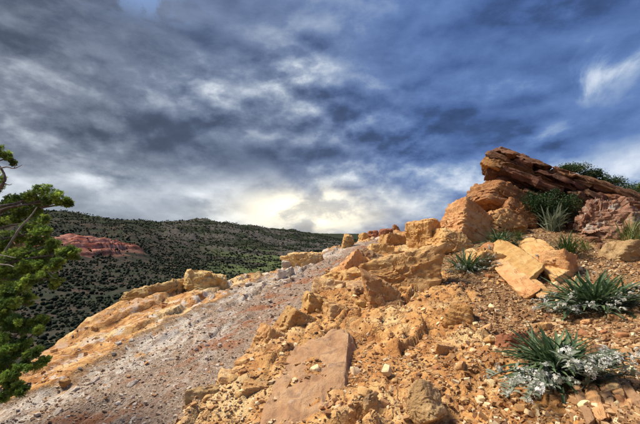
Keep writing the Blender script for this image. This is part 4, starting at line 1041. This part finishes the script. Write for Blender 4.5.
jr = np.random.default_rng(91)
JB = np.array((-5.15, 4.15, 0)); JB[2] = ridge_z([JB[0]], [JB[1]])[0] - .25
juniper = tag(empty('juniper_tree', tuple(JB)), 'near green juniper with bare grey branches leaning out over the cliff edge', 'tree')
TOPZ = 1.35
trunk_pts = [JB, JB + (.05, .05, .9), (-5.0, 4.25, -.6), (-4.95, 4.3, .3), (-5.0, 4.35, 1.1), (-5.1, 4.4, 2.0)]
TP = smooth_path(trunk_pts, 6)
def rel(P): return np.asarray(P, float) - JB
def wood_part(name, paths, mat):
    S = Soup()
    for P, r0, r1 in paths:
        P = smooth_path(P, 6); V, F = tube(rel(P), np.linspace(r0, r1, len(P)) , 8, .10, 3); S.add(V, F)
    return link(name, S.mesh(name), mat, juniper)
wood_part('trunk', [(trunk_pts, .17, .06)], m_bark)
def trunk_at(z): k = np.argmin(np.abs(TP[:, 2] - z)); return TP[k]
# tufts seen from the ridge: picture point, distance ahead, radius in picture points
TUFTS = [(44,191,4.4,8),(56,197,4.4,8),(34,197,4.4,8),(62,201,4.4,7),(67,204,4.4,6),(40,203,4.5,7),(47,202,4.4,6),(24,200,4.6,8),(14,202,4.7,9),(6,207,4.6,10),(28,210,4.5,8),(18,216,4.4,10),(7,221,4.3,11),(35,213,4.4,7),
  (42,222,4.2,8),(30,228,4.2,9),(45,234,4.1,10),(36,241,4.1,10),(22,238,4.2,10),(10,240,4.2,12),(53,244,4.0,9),(48,252,4.0,10),(62,253,3.9,8),(70,257,3.9,7),(74,252,3.9,6),(36,255,4.0,11),(24,255,4.0,11),(12,258,4.0,12),(0,250,4.2,12),
  (28,268,3.9,11),(14,272,3.9,12),(2,276,3.9,13),(40,267,3.9,9),(52,266,3.8,8),(46,277,3.8,8),(54,284,3.8,7),(32,282,3.8,9),(20,288,3.8,10),(8,292,3.8,12),(60,262,3.8,7),(26,300,3.8,8),(14,303,3.7,9),(3,308,3.7,10),
  (30,326,3.7,8),(22,332,3.7,8),(38,323,3.7,7),(44,320,3.7,6),(10,328,3.7,8),(3,340,3.6,9),(14,346,3.6,8),(22,350,3.6,8),(32,356,3.5,8),(38,352,3.5,7),(26,365,3.5,7),(6,362,3.5,9),(0,372,3.5,9),(12,392,3.4,7),(4,396,3.4,8),(18,386,3.4,6),(44,362,3.5,5),(36,332,3.6,8),(16,322,3.6,9),(6,350,3.5,10),(24,342,3.6,8),(14,372,3.4,9),(36,366,3.45,7),(8,384,3.4,9),(24,392,3.35,6),(2,318,3.7,10),
  (2,152,4.6,8),(8,158,4.6,6),(12,163,4.6,4),(-8,150,4.7,9),(-6,185,4.7,12),(-14,168,4.8,12),(-20,200,4.6,16),(-22,235,4.5,18),(-25,270,4.3,20),(-20,305,4.1,18),(-24,340,4.0,18),(-20,372,3.9,14),(-45,180,4.8,20),(-50,230,4.7,22),(-52,280,4.6,22),(-50,330,4.5,22),(-40,140,4.9,18),(-60,120,5.0,20)]
C = np.array([at(u, v, d_) for u, v, d_, r_ in TUFTS]); RAD_ = np.array([1.03 * r_ * d_ / FPX for u, v, d_, r_ in TUFTS])
live = []
for i, (c_, r_) in enumerate(zip(C, RAD_)):
    if i % 2 and i > 3: 
        j = np.argsort(np.linalg.norm(C - c_, axis=1))[1]; a = (C[j] + trunk_at(C[j][2] - .3)) * .35 + c_ * .3
        live.append(([C[j] + (0, 0, -.02), (C[j] + c_) / 2 + jr.normal(size=3) * .03, c_], .010, .004)); continue
    tz = trunk_at(c_[2] - .35 - .3 * jr.random()); m1 = tz * .62 + c_ * .38 + jr.normal(size=3) * (.10, .10, .06); m2 = tz * .25 + c_ * .75 + jr.normal(size=3) * .07 + (0, 0, -.05)
    live.append(([tz, m1, m2, c_], .030, .006))
wood_part('limb', live, m_bark)
for pts, r0 in [([at(-8,196,4.5), at(1,187,4.4), at(5,179,4.4), at(2,170,4.45), at(-3,162,4.5), at(0,154,4.55)], .020), ([at(-4,170,4.5), at(6,167,4.4), at(14,168.5,4.4), at(22,165,4.4)], .010), ([at(14,168.5,4.4), at(16,164,4.4)], .006),
                ([at(4,183,4.4), at(9,185,4.38), at(12,184,4.36)], .007), ([at(-4,262,4.0), at(6,250,4.0), at(20,228,4.05), at(30,217,4.1), at(37,207,4.15)], .016), ([at(-6,254,3.8), at(6,256,3.75), at(16,258,3.7)], .008), ([at(46,270,3.75), at(52,277,3.72), at(57,279,3.7)], .005), ([at(-6,264,3.7), at(8,265,3.65), at(14,267,3.6)], .010)]:
    wood_part('bare_branch', [(pts, r0, r0 * .35)], m_dead if r0 < .018 else m_bark)
# foliage: dense sprays of scale leaves round every tuft
SP = Soup()
spr = Soup()
for k in range(6):                                                   # one spray: a forked twig of tiny blades
    th = (k - 2.5) * .42; l = .60 - .06 * abs(k - 2.5); base = np.array((.16 * (2.5 - abs(k - 2.5)) * .6, 0, 0))
    e = np.array((math.cos(th), math.sin(th), .25 * math.sin(k * 2.1))); n_ = np.array((-math.sin(th), math.cos(th), .3))
    V = np.array([base - n_ * .035, base + n_ * .035, base + e * l * .65 + n_ * .085, base + e * l, base + e * l * .65 - n_ * .085]); spr.add(V[1:], np.array([(0, 1, 2), (0, 2, 3)]))
SV, SF = np.vstack(spr.V), np.vstack(spr.T)
for (u_, v_, *_z), c_, r_ in zip(TUFTS, C, RAD_):
    nsub = max(4, int((8 if u_ > -30 else 4) * r_ / .10)); 
    for s_ in range(nsub):
        dd = jr.normal(size=3); dd /= np.linalg.norm(dd); cc = c_ + dd * r_ * jr.uniform(.25, .85) * (1, 1, .8); rs = r_ * jr.uniform(.26, .46)
        n = 40; o = jr.normal(size=(n, 3)); o /= np.linalg.norm(o, axis=1)[:, None]; o[:, 2] = o[:, 2] * .8 + .25
        pos_ = cc + o * rs * jr.uniform(.25, 1.0, (n, 1))
        X = o + jr.normal(size=(n, 3)) * .45 + (0, 0, .3); X /= np.linalg.norm(X, axis=1)[:, None]; Y = np.cross(X, jr.normal(size=(n, 3))); Y /= np.linalg.norm(Y, axis=1)[:, None]; Z = np.cross(X, Y)
        Mx = np.stack([X, Y, Z], 2) * jr.uniform(.032, .056, (n, 1, 1))
        br = jr.uniform(.6, 1.35) * (1.15 if v_ > 300 else .95); hue = np.array([(.14, .22, .04), (.20, .29, .05), (.27, .36, .065), (.09, .15, .034)])[jr.integers(4)]
        SP.add(*scatter(SV, SF, rel(pos_), Mx, hue * br * jr.uniform(.8, 1.25, (n, 1))))
tag(link('crown', SP.mesh('crown', False), m_jun, juniper), kind='stuff')
